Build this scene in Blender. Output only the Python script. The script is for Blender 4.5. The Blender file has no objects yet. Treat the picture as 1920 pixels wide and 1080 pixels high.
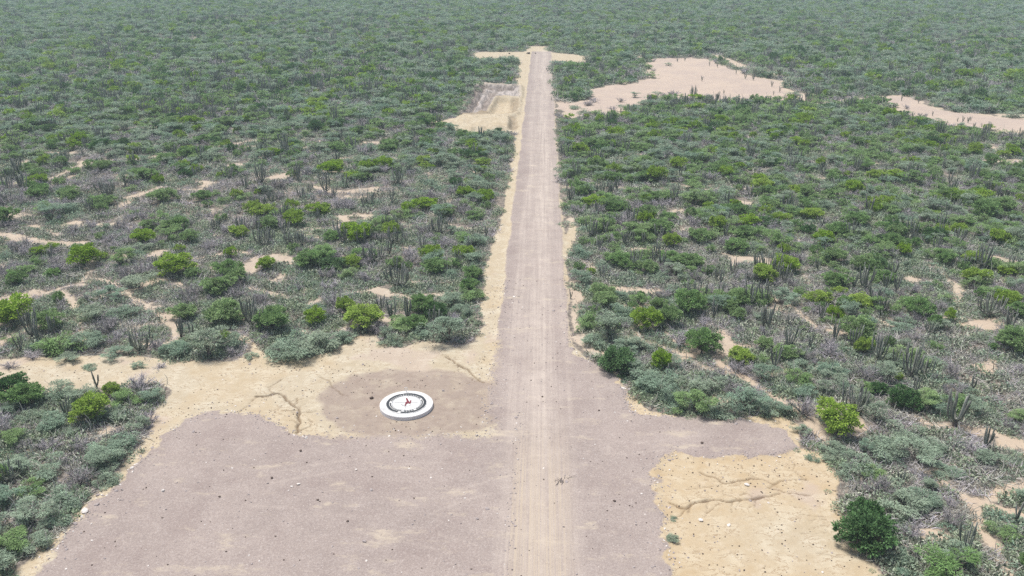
import bpy, math, random
import numpy as np
from mathutils import Vector, Matrix

# ------------------------------------------------------------------ camera, sky, sun, exposure
sc = bpy.context.scene
PITCH = math.atan(646.0 / 1600.0)
YAW = math.radians(2.02)
CAM_H = 50.0
cam = bpy.data.cameras.new("camera")
cam.sensor_width = 36.0
cam.lens = 30.0
cam.clip_start = 0.5
cam.clip_end = 6000.0
cam_ob = bpy.data.objects.new("camera", cam)
sc.collection.objects.link(cam_ob)
cam_ob.location = (0, 0, CAM_H)
cam_ob.rotation_euler = (math.pi / 2 - PITCH, 0, YAW)
sc.camera = cam_ob
SUN_EL, SUN_AZ = math.radians(73), math.radians(-60)
world = bpy.data.worlds.new("World")
sc.world = world
world.use_nodes = True
wn = world.node_tree
sky = wn.nodes.new("ShaderNodeTexSky")
sky.sky_type = 'NISHITA'
sky.sun_disc = False
sky.sun_elevation = SUN_EL
sky.sun_rotation = SUN_AZ
sky.air_density = 1.0
sky.dust_density = 4.0
sky.ozone_density = 1.0
wn.links.new(sky.outputs[0], wn.nodes["Background"].inputs[0])
wn.nodes["Background"].inputs[1].default_value = 0.08
sun = bpy.data.lights.new("sun", 'SUN')
sun.energy = 2.7
sun.angle = math.radians(18)
sun.color = (1.0, 0.965, 0.92)
sun_ob = bpy.data.objects.new("sun", sun)
sc.collection.objects.link(sun_ob)
# sun comes from behind and to the left of the camera
sd = Vector((math.sin(SUN_AZ) * math.cos(SUN_EL), math.cos(SUN_AZ) * math.cos(SUN_EL), math.sin(SUN_EL)))
sun_ob.rotation_euler = sd.to_track_quat('Z', 'Y').to_euler()
sc.view_settings.view_transform = 'Standard'
sc.view_settings.look = 'None'
sc.view_settings.gamma = 1.0
sc.view_settings.exposure = 0.66
sc.cycles.max_bounces = 6
sc.cycles.diffuse_bounces = 3
sc.cycles.transmission_bounces = 2
sc.cycles.volume_bounces = 1
sc.cycles.use_denoising = False

rng = np.random.default_rng(7)
cp, sp, cy, sy = math.cos(PITCH), math.sin(PITCH), math.cos(YAW), math.sin(YAW)


def at(px, py, z=0.0):
    """photo pixel (1920 x 1080) -> point of the ground plane at height z"""
    dx, dy = (px - 960.0) / 1600.0, -(py - 540.0) / 1600.0
    vx, vy, vz = dx, cp + dy * sp, -sp + dy * cp
    t = (z - CAM_H) / vz
    x, y = vx * t, vy * t
    return (x * cy - y * sy, x * sy + y * cy)


def pix(x, y, z=0.0):
    """world -> photo pixel and depth (arrays)"""
    X, Y = x * cy + y * sy, -x * sy + y * cy
    Z = z - CAM_H
    d = Y * cp - Z * sp
    u = Y * sp + Z * cp
    return 960 + 1600 * X / d, 540 - 1600 * u / d, d


# ------------------------------------------------------------------ numpy noise
_L = np.random.default_rng(11).random((256, 256))


def vnoise(x, y, s, k=0):
    x = np.asarray(x, float) / s + 17.3 * k + 100
    y = np.asarray(y, float) / s - 9.1 * k + 100
    xi, yi = np.floor(x).astype(int), np.floor(y).astype(int)
    fx, fy = x - xi, y - yi
    fx, fy = fx * fx * (3 - 2 * fx), fy * fy * (3 - 2 * fy)
    g = lambda a, b: _L[(xi + a) & 255, (yi + b) & 255]
    return (g(0, 0) * (1 - fx) + g(1, 0) * fx) * (1 - fy) + (g(0, 1) * (1 - fx) + g(1, 1) * fx) * fy


def fbm(x, y, s, k=0, o=4):
    v, a, t = 0.0, 1.0, 0.0
    for i in range(o):
        v = v + a * vnoise(x, y, s / 2 ** i, k + 3 * i)
        t += a
        a *= 0.5
    return v / t


def seg_dist(x, y, a, b):
    ax, ay = a
    bx, by = b
    dx, dy = bx - ax, by - ay
    t = np.clip(((x - ax) * dx + (y - ay) * dy) / (dx * dx + dy * dy + 1e-9), 0, 1)
    return np.hypot(x - ax - t * dx, y - ay - t * dy), t


def poly_sd(x, y, P):
    """signed distance, positive inside"""
    d = np.full(np.shape(x), 1e9)
    ins = np.zeros(np.shape(x), bool)
    n = len(P)
    for i in range(n):
        a, b = P[i], P[(i + 1) % n]
        d = np.minimum(d, seg_dist(x, y, a, b)[0])
        c = ((a[1] > y) != (b[1] > y))
        xx = a[0] + (y - a[1]) * (b[0] - a[0]) / ((b[1] - a[1]) if abs(b[1] - a[1]) > 1e-9 else 1e-9)
        ins ^= c & (x < xx)
    return np.where(ins, d, -d)


def W(pts):
    return [at(*p) for p in pts]


# ------------------------------------------------------------------ ground plan, traced on the ground plane
CLEAR = W([(-160, 688), (0, 674), (120, 668), (250, 668), (330, 676), (440, 676), (478, 660), (462, 630), (505, 664), (560, 672), (640, 655),
           (665, 632), (700, 618), (712, 642), (745, 652), (775, 640), (800, 640), (850, 647), (893, 640), (905, 600), (897, 565), (908, 535),
           (902, 505), (916, 485), (926, 440), (942, 400), (955, 330), (962, 290), (965, 248), (868, 252), (838, 238), (830, 226), (866, 216),
           (902, 158), (968, 163), (969, 140), (973, 112), (884, 111), (891, 98), (984, 97), (992, 87), (1022, 87), (1030, 98), (1095, 104),
           (1101, 120), (1030, 120), (1036, 150), (1041, 200), (1046, 300), (1053, 400), (1062, 440), (1072, 408), (1086, 432), (1066, 485),
           (1068, 600), (1074, 640), (1108, 680), (1150, 692), (1165, 715), (1180, 740), (1215, 768), (1290, 785), (1400, 783), (1462, 782),
           (1500, 800), (1510, 840), (1552, 855), (1574, 900), (1575, 960), (1592, 1010), (1640, 1060), (1700, 1120), (1760, 1280),
           (-300, 1280), (10, 1085), (88, 1015), (150, 950), (200, 905), (250, 850), (290, 800), (284, 770), (315, 735), (300, 716),
           (230, 722), (150, 738), (50, 738), (-160, 748)])
YARD = W([(925, 824), (880, 818), (820, 816), (740, 822), (690, 818), (640, 814), (590, 818), (560, 820), (520, 800), (490, 782), (440, 774),
          (390, 775), (345, 788), (312, 815), (282, 850), (240, 892), (205, 918), (170, 948), (130, 1000), (95, 1045), (60, 1085),
          (-250, 1280), (1290, 1280), (1262, 1120), (1248, 1040), (1244, 990), (1236, 940), (1228, 890), (1236, 860), (1262, 853),
          (1330, 857), (1400, 857), (1465, 851), (1490, 838), (1478, 812), (1440, 795), (1390, 786), (1300, 784), (1235, 780), (1190, 778),
          (1176, 765), (1168, 735), (1160, 702), (1125, 690), (1085, 668), (1060, 645), (940, 650), (930, 720), (930, 800)])
RING = W([(775 + 172 * math.cos(a), 757 + 60 * math.sin(a)) for a in np.linspace(0, 2 * math.pi, 25)[:-1]])
ROADXL = at(937, 600)[0]
ROADXR = at(1063, 600)[0]
ROADY1 = at(1000, 97)[1]
SAND_STRIP = W([(985, 112), (968, 112), (966, 160), (962, 250), (955, 330), (942, 400), (916, 485), (902, 505), (897, 565), (893, 640), (700, 640),
                (500, 680), (330, 690), (310, 715), (280, 800), (60, 1085), (948, 1085), (948, 640), (961, 400), (973, 300)])
PINK = W([(1030, 205), (1046, 188), (1085, 188), (1098, 168), (1130, 158), (1200, 150), (1212, 134), (1210, 112), (1250, 108), (1300, 106), (1342, 111),
          (1372, 126), (1400, 140), (1470, 153), (1482, 174), (1540, 184), (1545, 196), (1470, 190), (1400, 191), (1290, 186), (1240, 190),
          (1205, 200), (1170, 212), (1100, 220), (1075, 226), (1062, 210)])
PINK2 = W([(1640, 180), (1700, 179), (1726, 186), (1745, 198), (1765, 206), (1830, 212), (1930, 222), (2060, 232), (2060, 250), (1930, 246),
           (1820, 241), (1790, 243), (1740, 232), (1700, 222), (1680, 204), (1650, 192)])
TEND = W([(884, 111), (891, 98), (984, 97), (992, 86), (1022, 86), (1030, 98), (1095, 104), (1101, 120), (1030, 119), (1026, 125), (984, 125), (984, 111)])
PIT_G = W([(872, 213), (903, 160), (970, 164), (970, 184), (926, 184), (908, 212)])
PIT_T = W([(908, 213), (928, 186), (968, 188), (962, 215)])
PIT_L = W([(848, 236), (862, 217), (962, 218), (964, 243), (880, 248)])
# (points, half width in metres, strength)
PATHS = [([(-20, 436), (40, 446), (95, 456), (150, 456)], 2.2), ([(60, 420), (110, 440)], 1.2), ([(168, 488), (164, 520), (130, 536), (80, 551), (30, 560)], 0.9),
         ([(175, 520), (215, 535), (250, 560), (300, 588), (330, 612), (326, 640)], 1.0), ([(120, 545), (142, 575), (155, 612), (150, 640)], 0.8),
         ([(-20, 660), (30, 622), (70, 606)], 1.3), ([(0, 690), (60, 668)], 1.5), ([(330, 640), (260, 645), (210, 662), (235, 680)], 0.8),
         ([(250, 612), (318, 600)], 0.5), ([(1210, 612), (1250, 628), (1290, 650), (1345, 676), (1395, 708), (1440, 738), (1490, 762)], 1.15), ([(1080, 640), (1120, 662), (1150, 668)], 0.8), ([(1180, 632), (1240, 650), (1300, 668)], 0.9),
         ([(1230, 678), (1280, 672), (1330, 690)], 0.9), ([(1200, 600), (1190, 640)], 0.8), ([(1080, 600), (1100, 655)], 0.6), ([(1500, 770), (1530, 800), (1560, 830)], 1.2),
         ([(1340, 676), (1372, 658), (1352, 622)], 1.7), ([(1372, 658), (1400, 650)], 1.3), ([(1735, 888), (1775, 908), (1812, 938), (1828, 956)], 1.0),
         ([(1815, 945), (1870, 928), (1930, 900)], 1.0), ([(1828, 940), (1880, 955), (1940, 975)], 1.1), ([(1828, 956), (1838, 990), (1868, 1040), (1910, 1100)], 1.1),
         ([(1692, 766), (1735, 792), (1800, 800), (1850, 806), (1940, 832)], 0.9), ([(1700, 802), (1760, 802)], 0.8), ([(1830, 690), (1850, 700), (1862, 676)], 1.0),
         ([(1385, 484), (1440, 490)], 2.6), ([(1385, 484), (1372, 500)], 1.2), ([(1860, 482), (1900, 492)], 1.6), ([(1285, 430), (1310, 436)], 2.0), ([(1385, 378), (1410, 382)], 1.8),
         ([(1650, 600), (1672, 612)], 1.2), ([(1855, 300), (1940, 303)], 3.0), ([(150, 305), (240, 300), (330, 290), (400, 276), (480, 262)], 1.7),
         ([(20, 345), (90, 335), (160, 308)], 1.6), ([(235, 242), (330, 238)], 1.8), ([(700, 540), (760, 556), (850, 548)], 1.4), ([(640, 552), (700, 545)], 1.1),
         ([(600, 560), (580, 570)], 1.0), ([(640, 620), (700, 595), (740, 600)], 1.0), ([(1078, 530), (1150, 540), (1235, 545)], 1.7), ([(1175, 575), (1215, 572)], 1.2),
         ([(1280, 560), (1330, 530)], 0.9), ([(320, 492), (400, 480), (440, 470), (500, 482)], 0.7), ([(330, 535), (350, 545)], 1.1), ([(560, 430), (660, 425), (700, 400)], 1.0),
         ([(470, 540), (540, 560)], 0.8), ([(590, 350), (640, 360), (700, 352)], 1.4), ([(240, 370), (300, 350), (380, 356)], 1.4), ([(1080, 560), (1080, 620)], 0.9),
         ([(1470, 560), (1540, 620)], 0.6), ([(1560, 620), (1600, 625)], 1.0), ([(1530, 545), (1500, 510)], 0.7), ([(1760, 500), (1800, 540), (1790, 580)], 0.8),
         ([(1700, 590), (1850, 598)], 0.6), ([(1440, 700), (1500, 690)], 0.5), ([(760, 232), (840, 228)], 1.5), ([(1555, 192), (1600, 188), (1650, 184)], 2.6), ([(1690, 214), (1660, 206)], 3.0), ([(1850, 246), (1905, 250), (1960, 252)], 2.5),
         ([(1760, 196), (1800, 200)], 2.2), ([(1340, 104), (1400, 128)], 3.0), ([(1200, 108), (1180, 104)], 3.0), ([(1880, 214), (1960, 218)], 3.0), ([(1490, 176), (1540, 178)], 3.0), ([(1420, 132), (1460, 142)], 2.5), ([(1500, 330), (1540, 335)], 1.4), ([(1200, 290), (1220, 292)], 1.2),
         ([(60, 285), (140, 290)], 1.5), ([(600, 320), (690, 330)], 1.0), ([(1090, 480), (1110, 500)], 1.1), ([(420, 620), (470, 640)], 0.8)]
PATHS_W = [(W(p), w * (0.75 if p[0][1] > 230 else 0.9)) for p, w in PATHS]
# eroded gullies in the sand: (points, half width, depth)
GULLY = [([(478, 742), (520, 738), (535, 745), (552, 762), (562, 775), (560, 790), (556, 812)], 0.26, 0.30), ([(562, 775), (590, 772), (600, 768)], 0.16, 0.16),
         ([(500, 728), (522, 718), (530, 712)], 0.16, 0.14), ([(478, 742), (465, 762), (450, 775)], 0.12, 0.12), ([(600, 706), (616, 712), (622, 722), (640, 738), (655, 742)], 0.16, 0.12),
         ([(832, 670), (845, 676), (858, 684), (882, 694), (890, 706), (908, 718)], 0.22, 0.28), ([(858, 684), (862, 694)], 0.14, 0.12), ([(890, 706), (884, 712)], 0.14, 0.14),
         ([(540, 750), (520, 766), (505, 770)], 0.10, 0.10), ([(556, 812), (580, 800), (578, 786)], 0.14, 0.12),
         ([(1255, 943), (1272, 952), (1290, 953), (1310, 940), (1330, 938), (1370, 940), (1410, 935), (1458, 925)], 0.22, 0.24),
         ([(1290, 953), (1280, 965), (1255, 974)], 0.14, 0.14), ([(1350, 945), (1338, 960), (1325, 970)], 0.11, 0.10),
         ([(1310, 884), (1335, 892), (1360, 904), (1380, 905), (1412, 898), (1450, 905), (1475, 900), (1512, 900)], 0.17, 0.17),
         ([(1290, 918), (1330, 912), (1365, 906)], 0.12, 0.08), ([(1445, 914), (1470, 922), (1500, 926), (1520, 926)], 0.15, 0.14), ([(1420, 898), (1405, 888), (1390, 872)], 0.10, 0.09),
         ([(1490, 952), (1530, 955)], 0.10, 0.07), ([(1500, 963), (1540, 966)], 0.12, 0.09), ([(1520, 974), (1545, 972)], 0.10, 0.08), ([(1510, 990), (1560, 988)], 0.12, 0.08),
         ([(1500, 1000), (1545, 1002), (1570, 998)], 0.10, 0.07), ([(1530, 1038), (1575, 1044)], 0.12, 0.08), ([(1484, 862), (1488, 878), (1500, 892), (1510, 900)], 0.12, 0.12)]
PIT_LINES = [(W(p), w) for p, w in [([(873, 213), (886, 188), (903, 162)], 0.9), ([(925, 166), (913, 188), (903, 212)], 1.5), ([(866, 215), (900, 214), (945, 214)], 0.9),
             ([(926, 185), (950, 184), (972, 184)], 0.8), ([(967, 188), (966, 211)], 1.2), ([(963, 219), (963, 241)], 1.2), ([(903, 161), (935, 163), (970, 165)], 0.7), ([(882, 212), (900, 175)], 0.5)]]
GULLY_W = [(W(p), w, d) for p, w, d in GULLY]
_r = random.Random(5)
for P_, w_, d_ in list(GULLY_W):
    for a_, b_ in zip(P_[:-1], P_[1:]):
        L_ = math.hypot(b_[0] - a_[0], b_[1] - a_[1])
        for _ in range(int(L_ / 1.1) + (_r.random() < 0.6)):
            t_ = _r.random()
            q_ = [(a_[0] + (b_[0] - a_[0]) * t_, a_[1] + (b_[1] - a_[1]) * t_)]
            an = math.atan2(a_[1] - b_[1], a_[0] - b_[0]) + _r.choice((-1, 1)) * _r.uniform(0.5, 1.2)
            ln = _r.uniform(0.12, 0.5) * (1.6 if w_ > 0.15 else 0.9)
            for _k in range(3):
                q_.append((q_[-1][0] + ln * math.cos(an), q_[-1][1] + ln * math.sin(an)))
                an += _r.uniform(-0.8, 0.8)
            GULLY_W.append((q_, w_ * 0.48, d_ * _r.uniform(0.2, 0.5)))
PADC = at(762, 757, 0.45)


def wob(x, y, amp, s=3.0):
    return x + (fbm(x, y, s, 5, 3) - 0.5) * 2 * amp, y + (fbm(x, y, s, 9, 3) - 0.5) * 2 * amp


def near_mask(x, y, P, m):
    xs = [p[0] for p in P]
    ys = [p[1] for p in P]
    return (x > min(xs) - m) & (x < max(xs) + m) & (y > min(ys) - m) & (y < max(ys) + m)


def field_poly(x, y, P, far=-8.0):
    out = np.full(x.shape, far)
    m = near_mask(x, y, P, -far)
    if m.any():
        out[m] = np.maximum(poly_sd(x[m], y[m], P), far)
    return out


def path_field(x, y):
    """signed metres inside the nearest bare path (negative outside)"""
    out = np.full(x.shape, -8.0)
    for P, w in PATHS_W:
        m = near_mask(x, y, P, w + 6)
        if not m.any():
            continue
        xm, ym = x[m], y[m]
        d = np.full(xm.shape, 1e9)
        for a, b in zip(P[:-1], P[1:]):
            d = np.minimum(d, seg_dist(xm, ym, a, b)[0])
        out[m] = np.maximum(out[m], w - d)
    lm = smooth(-5, -25, x) * smooth(92, 104, y) * smooth(260, 190, y)
    rn_ = smooth(5, 20, x) * smooth(175, 130, y)
    zone = 0.035 * lm + 0.03 * rn_
    out = np.maximum(out, (fbm(x, y, 6, 97, 4) - 0.775 + 2 * zone) * 9 - 4 * smooth(230, 330, y))
    return out


def clear_field(x, y):
    wx, wy = wob(x, y, 0.7)
    c = field_poly(wx, wy, CLEAR)
    wx, wy = wob(x, y, 6.0, 11.0)
    c = np.maximum(c, field_poly(wx, wy, PINK))
    c = np.maximum(c, field_poly(wx, wy, PINK2))
    return c


def smooth(a, b, v):
    t = np.clip((v - a) / (b - a), 0, 1)
    return t * t * (3 - 2 * t)


def road_sd(x, y):
    wx = x + (fbm(x, y, 5.0, 21, 3) - 0.5) * 0.9
    return np.minimum(np.minimum(wx - ROADXL, ROADXR - wx), ROADY1 - y)


def gully_field(x, y):
    cut = np.zeros(x.shape)
    wx, wy = wob(x, y, 0.45, 1.3)
    for P, w, dep in GULLY_W:
        m = near_mask(x, y, P, 1.5)
        if not m.any():
            continue
        xm, ym = wx[m], wy[m]
        d = np.full(xm.shape, 1e9)
        for a, b in zip(P[:-1], P[1:]):
            d = np.minimum(d, seg_dist(xm, ym, a, b)[0])
        d = d * (0.8 + 0.9 * fbm(xm, ym, 1.3, 88, 2))
        c = dep * (1 - smooth(w * 0.15, w * 0.92, d))
        cut[m] = np.maximum(cut[m], c)
    return cut


def line_field(x, y, lines):
    out = np.zeros(x.shape)
    wx, wy = wob(x, y, 0.6, 5.0)
    for P, w in lines:
        m = near_mask(x, y, P, 5)
        if m.any():
            xm, ym = wx[m], wy[m]
            d = np.full(xm.shape, 1e9)
            for a, b in zip(P[:-1], P[1:]):
                d = np.minimum(d, seg_dist(xm, ym, a, b)[0])
            out[m] = np.maximum(out[m], 1 - smooth(w * 0.5, w * 1.6, d))
    return out


def height(x, y, full=False):
    x = np.asarray(x, float)
    y = np.asarray(y, float)
    scrub = smooth(-0.5, -4.0, field_poly(x, y, CLEAR))
    h = (fbm(x, y, 40, 31, 3) - 0.5) * 1.0 * scrub + (fbm(x, y, 3.0, 33, 3) - 0.5) * (0.10 + 0.18 * scrub)
    rs = np.maximum(road_sd(x, y), field_poly(x, y, YARD))
    g = smooth(-0.8, 0.5, rs)
    h = h * (1 - 0.75 * g) + 0.14 * g
    # windrow of stones pushed up along the gravel edge
    h += 0.10 * np.exp(-(rs / 0.45) ** 2) * fbm(x, y, 0.9, 35, 2)
    cut = gully_field(x, y)
    h -= cut
    # excavated basins by the far part of the road
    pg, pt, pl = field_poly(x, y, PIT_G), field_poly(x, y, PIT_T), field_poly(x, y, PIT_L)
    h -= 1.1 * smooth(0.0, 1.6, pg) + 1.2 * smooth(0.0, 1.6, pt) - 1.0 * smooth(0.0, 2.0, pl)
    h += 0.45 * smooth(0, 1.5, pg) * (fbm(x + 0.16 * y, y * 0.05, 1.6, 103, 2) - 0.5) * 3
    h += 0.9 * np.exp(-((pg + 1.3) / 1.1) ** 2) + 0.7 * np.exp(-((pt + 1.1) / 1.0) ** 2)
    inpit = smooth(-3, 1, np.maximum(pg, np.maximum(pt, pl)))
    h += inpit * (fbm(x, y, 2.6, 37, 3) - 0.5) * 1.3
    h -= 0.5 * line_field(x, y, PIT_LINES)
    if full:
        return h, cut, rs, pg, pt, pl, scrub
    return h


# ------------------------------------------------------------------ helpers
def tag(o, label=None, cat=None, group=None, kind=None):
    if label: o["label"] = label
    if cat: o["category"] = cat
    if group: o["group"] = group
    if kind: o["kind"] = kind
    return o


def np_mesh(name, V, F4, mats, tone=None, mat_idx=None, smooth_shade=False):
    me = bpy.data.meshes.new(name)
    V = np.asarray(V, np.float32)
    F = np.asarray(F4, np.int32)
    me.vertices.add(len(V))
    me.vertices.foreach_set("co", V.ravel())
    k = F.shape[1]
    me.loops.add(F.size)
    me.polygons.add(len(F))
    me.loops.foreach_set("vertex_index", F.ravel())
    me.polygons.foreach_set("loop_start", np.arange(0, F.size, k, dtype=np.int32))
    for m in mats:
        me.materials.append(m)
    if mat_idx is not None:
        me.polygons.foreach_set("material_index", np.asarray(mat_idx, np.int32))
    if smooth_shade:
        me.polygons.foreach_set("use_smooth", np.ones(len(F), bool))
    if tone is not None:
        a = me.attributes.new("tone", 'FLOAT', 'FACE')
        a.data.foreach_set("value", np.asarray(tone, np.float32))
    me.update(calc_edges=True)
    return me


def link(name, me, parent=None):
    o = bpy.data.objects.new(name, me)
    sc.collection.objects.link(o)
    if parent is not None:
        o.parent = parent
    return o


def empty(name, loc):
    o = bpy.data.objects.new(name, None)
    o.location = loc
    o.empty_display_size = 0.5
    sc.collection.objects.link(o)
    return o


# ------------------------------------------------------------------ materials
def nodes(mat):
    mat.use_nodes = True
    nt = mat.node_tree
    nt.nodes.clear()
    return nt


def leaf_mat(name, c1, c2, spread=0.35, trans=0.25):
    m = bpy.data.materials.new(name)
    nt = nodes(m)
    N, L = nt.nodes, nt.links
    out = N.new("ShaderNodeOutputMaterial")
    at_ = N.new("ShaderNodeAttribute")
    at_.attribute_name = "tone"
    oi = N.new("ShaderNodeObjectInfo")
    mix = N.new("ShaderNodeMix")
    mix.data_type = 'RGBA'
    mix.inputs[6].default_value = (*c1, 1)
    mix.inputs[7].default_value = (*c2, 1)
    L.new(oi.outputs["Random"], mix.inputs[0])
    mul = N.new("ShaderNodeMath"); mul.operation = 'MULTIPLY_ADD'
    mul.inputs[1].default_value = spread * 2
    mul.inputs[2].default_value = 1 - spread
    L.new(at_.outputs["Fac"], mul.inputs[0])
    hsv = N.new("ShaderNodeHueSaturation")
    L.new(mul.outputs[0], hsv.inputs["Value"])
    L.new(mix.outputs[2], hsv.inputs["Color"])
    d = N.new("ShaderNodeBsdfDiffuse")
    L.new(hsv.outputs[0], d.inputs[0])
    if trans > 0:
        t = N.new("ShaderNodeBsdfTranslucent")
        L.new(hsv.outputs[0], t.inputs[0])
        ms = N.new("ShaderNodeMixShader")
        ms.inputs[0].default_value = trans
        L.new(d.outputs[0], ms.inputs[1])
        L.new(t.outputs[0], ms.inputs[2])
        L.new(ms.outputs[0], out.inputs[0])
    else:
        L.new(d.outputs[0], out.inputs[0])
    return m


M_THORN = leaf_mat("thorn_leaf", (0.24, 0.345, 0.255), (0.325, 0.395, 0.295), 0.5, 0.38)
M_GREEN = leaf_mat("green_leaf", (0.20, 0.33, 0.125), (0.28, 0.39, 0.185), 0.5, 0.38)
M_BRIGHT = leaf_mat("bright_leaf", (0.24, 0.385, 0.045), (0.31, 0.43, 0.10), 0.5, 0.35)
M_DARK = leaf_mat("dark_leaf", (0.085, 0.18, 0.065), (0.13, 0.215, 0.10), 0.45)
M_TWIG = leaf_mat("twig", (0.52, 0.49, 0.52), (0.36, 0.34, 0.345), 0.5, 0)
M_BARK = leaf_mat("bark", (0.085, 0.07, 0.065), (0.19, 0.165, 0.155), 0.4, 0)
M_CACT = leaf_mat("cactus_skin", (0.19, 0.21, 0.175), (0.28, 0.285, 0.255), 0.4, 0)
M_PEAR = leaf_mat("prickly_pear", (0.27, 0.33, 0.24), (0.36, 0.38, 0.30), 0.5, 0)
M_STRAW = leaf_mat("grey_stem", (0.38, 0.39, 0.33), (0.46, 0.44, 0.40), 0.55, 0)
M_LOW = leaf_mat("low_leaf", (0.26, 0.34, 0.215), (0.33, 0.38, 0.265), 0.45)


def simple_mat(name, col, rough=0.8, noise=0.15, scale=8.0):
    m = bpy.data.materials.new(name)
    nt = nodes(m)
    N, L = nt.nodes, nt.links
    out = N.new("ShaderNodeOutputMaterial")
    b = N.new("ShaderNodeBsdfPrincipled")
    b.inputs["Roughness"].default_value = rough
    tc = N.new("ShaderNodeTexCoord")
    nz = N.new("ShaderNodeTexNoise")
    nz.inputs["Scale"].default_value = scale
    nz.inputs["Detail"].default_value = 6
    L.new(tc.outputs["Object"], nz.inputs["Vector"])
    r = N.new("ShaderNodeMapRange")
    r.inputs[3].default_value = 1 - noise
    r.inputs[4].default_value = 1 + noise
    r.inputs[1].default_value = 0.3
    r.inputs[2].default_value = 0.7
    L.new(nz.outputs[0], r.inputs[0])
    h = N.new("ShaderNodeHueSaturation")
    h.inputs["Color"].default_value = (*col, 1)
    L.new(r.outputs[0], h.inputs["Value"])
    L.new(h.outputs[0], b.inputs["Base Color"])
    L.new(b.outputs[0], out.inputs[0])
    return m


def terrain_mat():
    m = bpy.data.materials.new("earth")
    nt = nodes(m)
    N, L = nt.nodes, nt.links
    out = N.new("ShaderNodeOutputMaterial")
    b = N.new("ShaderNodeBsdfPrincipled")
    b.inputs["Roughness"].default_value = 0.95
    b.inputs["Specular IOR Level"].default_value = 0.1
    geo = N.new("ShaderNodeNewGeometry")
    pos = geo.outputs["Position"]

    def attr(n):
        a = N.new("ShaderNodeAttribute")
        a.attribute_name = n
        return a.outputs["Fac"]

    def noise(scale, detail=5, rough=0.6, vec=None, stretch=None):
        n = N.new("ShaderNodeTexNoise")
        n.inputs["Scale"].default_value = scale
        n.inputs["Detail"].default_value = detail
        n.inputs["Roughness"].default_value = rough
        v = pos
        if stretch:
            mp = N.new("ShaderNodeMapping")
            mp.inputs["Scale"].default_value = stretch
            L.new(pos, mp.inputs[0])
            v = mp.outputs[0]
        L.new(v, n.inputs["Vector"])
        return n.outputs[0]

    def rng_(v, a, b_, c=0.0, d=1.0):
        r = N.new("ShaderNodeMapRange")
        r.inputs[1].default_value = a
        r.inputs[2].default_value = b_
        r.inputs[3].default_value = c
        r.inputs[4].default_value = d
        L.new(v, r.inputs[0])
        return r.outputs[0]

    def math_(op, a, b_):
        n = N.new("ShaderNodeMath")
        n.operation = op
        for i, v in enumerate((a, b_)):
            if isinstance(v, (int, float)):
                n.inputs[i].default_value = v
            else:
                L.new(v, n.inputs[i])
        return n.outputs[0]

    def mixc(f, a, b_, mode='MIX'):
        n = N.new("ShaderNodeMix")
        n.data_type = 'RGBA'
        n.blend_type = mode
        for i, v in ((0, f), (6, a), (7, b_)):
            if isinstance(v, (int, float)):
                n.inputs[i].default_value = v
            elif isinstance(v, tuple):
                n.inputs[i].default_value = (*v, 1)
            else:
                L.new(v, n.inputs[i])
        return n.outputs[2]

    def edge(a, nz, amp, w=0.12):
        """mask 0..1 with a broken edge"""
        v = math_('ADD', a, math_('MULTIPLY', math_('SUBTRACT', nz, 0.5), amp))
        return rng_(v, 0.5 - w, 0.5 + w)

    n_big, n_mid, n_fine, n_grit = noise(0.07), noise(0.45), noise(2.2), noise(9.0, 3, 0.7)
    n_mid2 = noise(1.1, 6, 0.65)
    # soil under the scrub
    soil = mixc(rng_(n_mid2, 0.40, 0.62), (0.13, 0.115, 0.10), (0.28, 0.24, 0.20))
    soil = mixc(rng_(n_fine, 0.50, 0.66, 0, 0.8), soil, (0.34, 0.30, 0.25))
    soil = mixc(rng_(n_mid, 0.57, 0.66, 0, 0.7), soil, (0.38, 0.32, 0.265))
    # bare sand, paler and yellower patches
    ochre = mixc(rng_(n_mid, 0.35, 0.65), (0.455, 0.355, 0.225), (0.53, 0.45, 0.32))
    pale = mixc(rng_(n_mid, 0.38, 0.62), (0.44, 0.375, 0.27), (0.53, 0.475, 0.365))
    sand = mixc(rng_(attr("ochre"), 0, 1), pale, ochre)
    sand = mixc(rng_(n_mid2, 0.56, 0.75, 0, 0.6), sand, (0.62, 0.55, 0.44))
    sand = mixc(rng_(n_fine, 0.58, 0.75, 0, 0.35), sand, (0.36, 0.26, 0.16))
    pinks = mixc(rng_(n_big, 0.4, 0.6), (0.44, 0.36, 0.305), (0.49, 0.40, 0.325))
    pinks = mixc(rng_(n_mid, 0.5, 0.7, 0, 0.5), pinks, (0.52, 0.44, 0.37))
    pinks = mixc(rng_(n_mid2, 0.55, 0.75, 0, 0.5), pinks, (0.34, 0.27, 0.22))
    rn = noise(0.8, 7, 0.62, stretch=(0.7, 1.25, 1))
    rill = rng_(math_('ABSOLUTE', math_('SUBTRACT', rn, 0.5), 0.0), 0.018, 0.004)
    rill = math_('MULTIPLY', rill, rng_(n_mid, 0.44, 0.55))
    sand = mixc(math_('MULTIPLY', rill, 0.75), sand, (0.27, 0.18, 0.10))
    sand = mixc(attr("pink"), sand, pinks)
    col = mixc(edge(attr("bare"), n_mid2, 0.9, 0.15), soil, sand)
    # brown trodden ring round the pad
    ringc = mixc(rng_(n_mid2, 0.35, 0.65), (0.30, 0.242, 0.20), (0.355, 0.295, 0.245))
    col = mixc(math_('MULTIPLY', edge(attr("ring"), n_mid, 0.9, 0.25), rng_(n_mid, 0.70, 0.48, 0.55, 1.0)), col, ringc)
    # mauve gravel
    grav = mixc(rng_(n_mid, 0.35, 0.65), (0.315, 0.265, 0.238), (0.37, 0.315, 0.282))
    grav = mixc(rng_(n_big, 0.42, 0.62, 0, 0.5), grav, (0.42, 0.355, 0.315))
    n_pat = noise(0.16, 6, 0.6)
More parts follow.
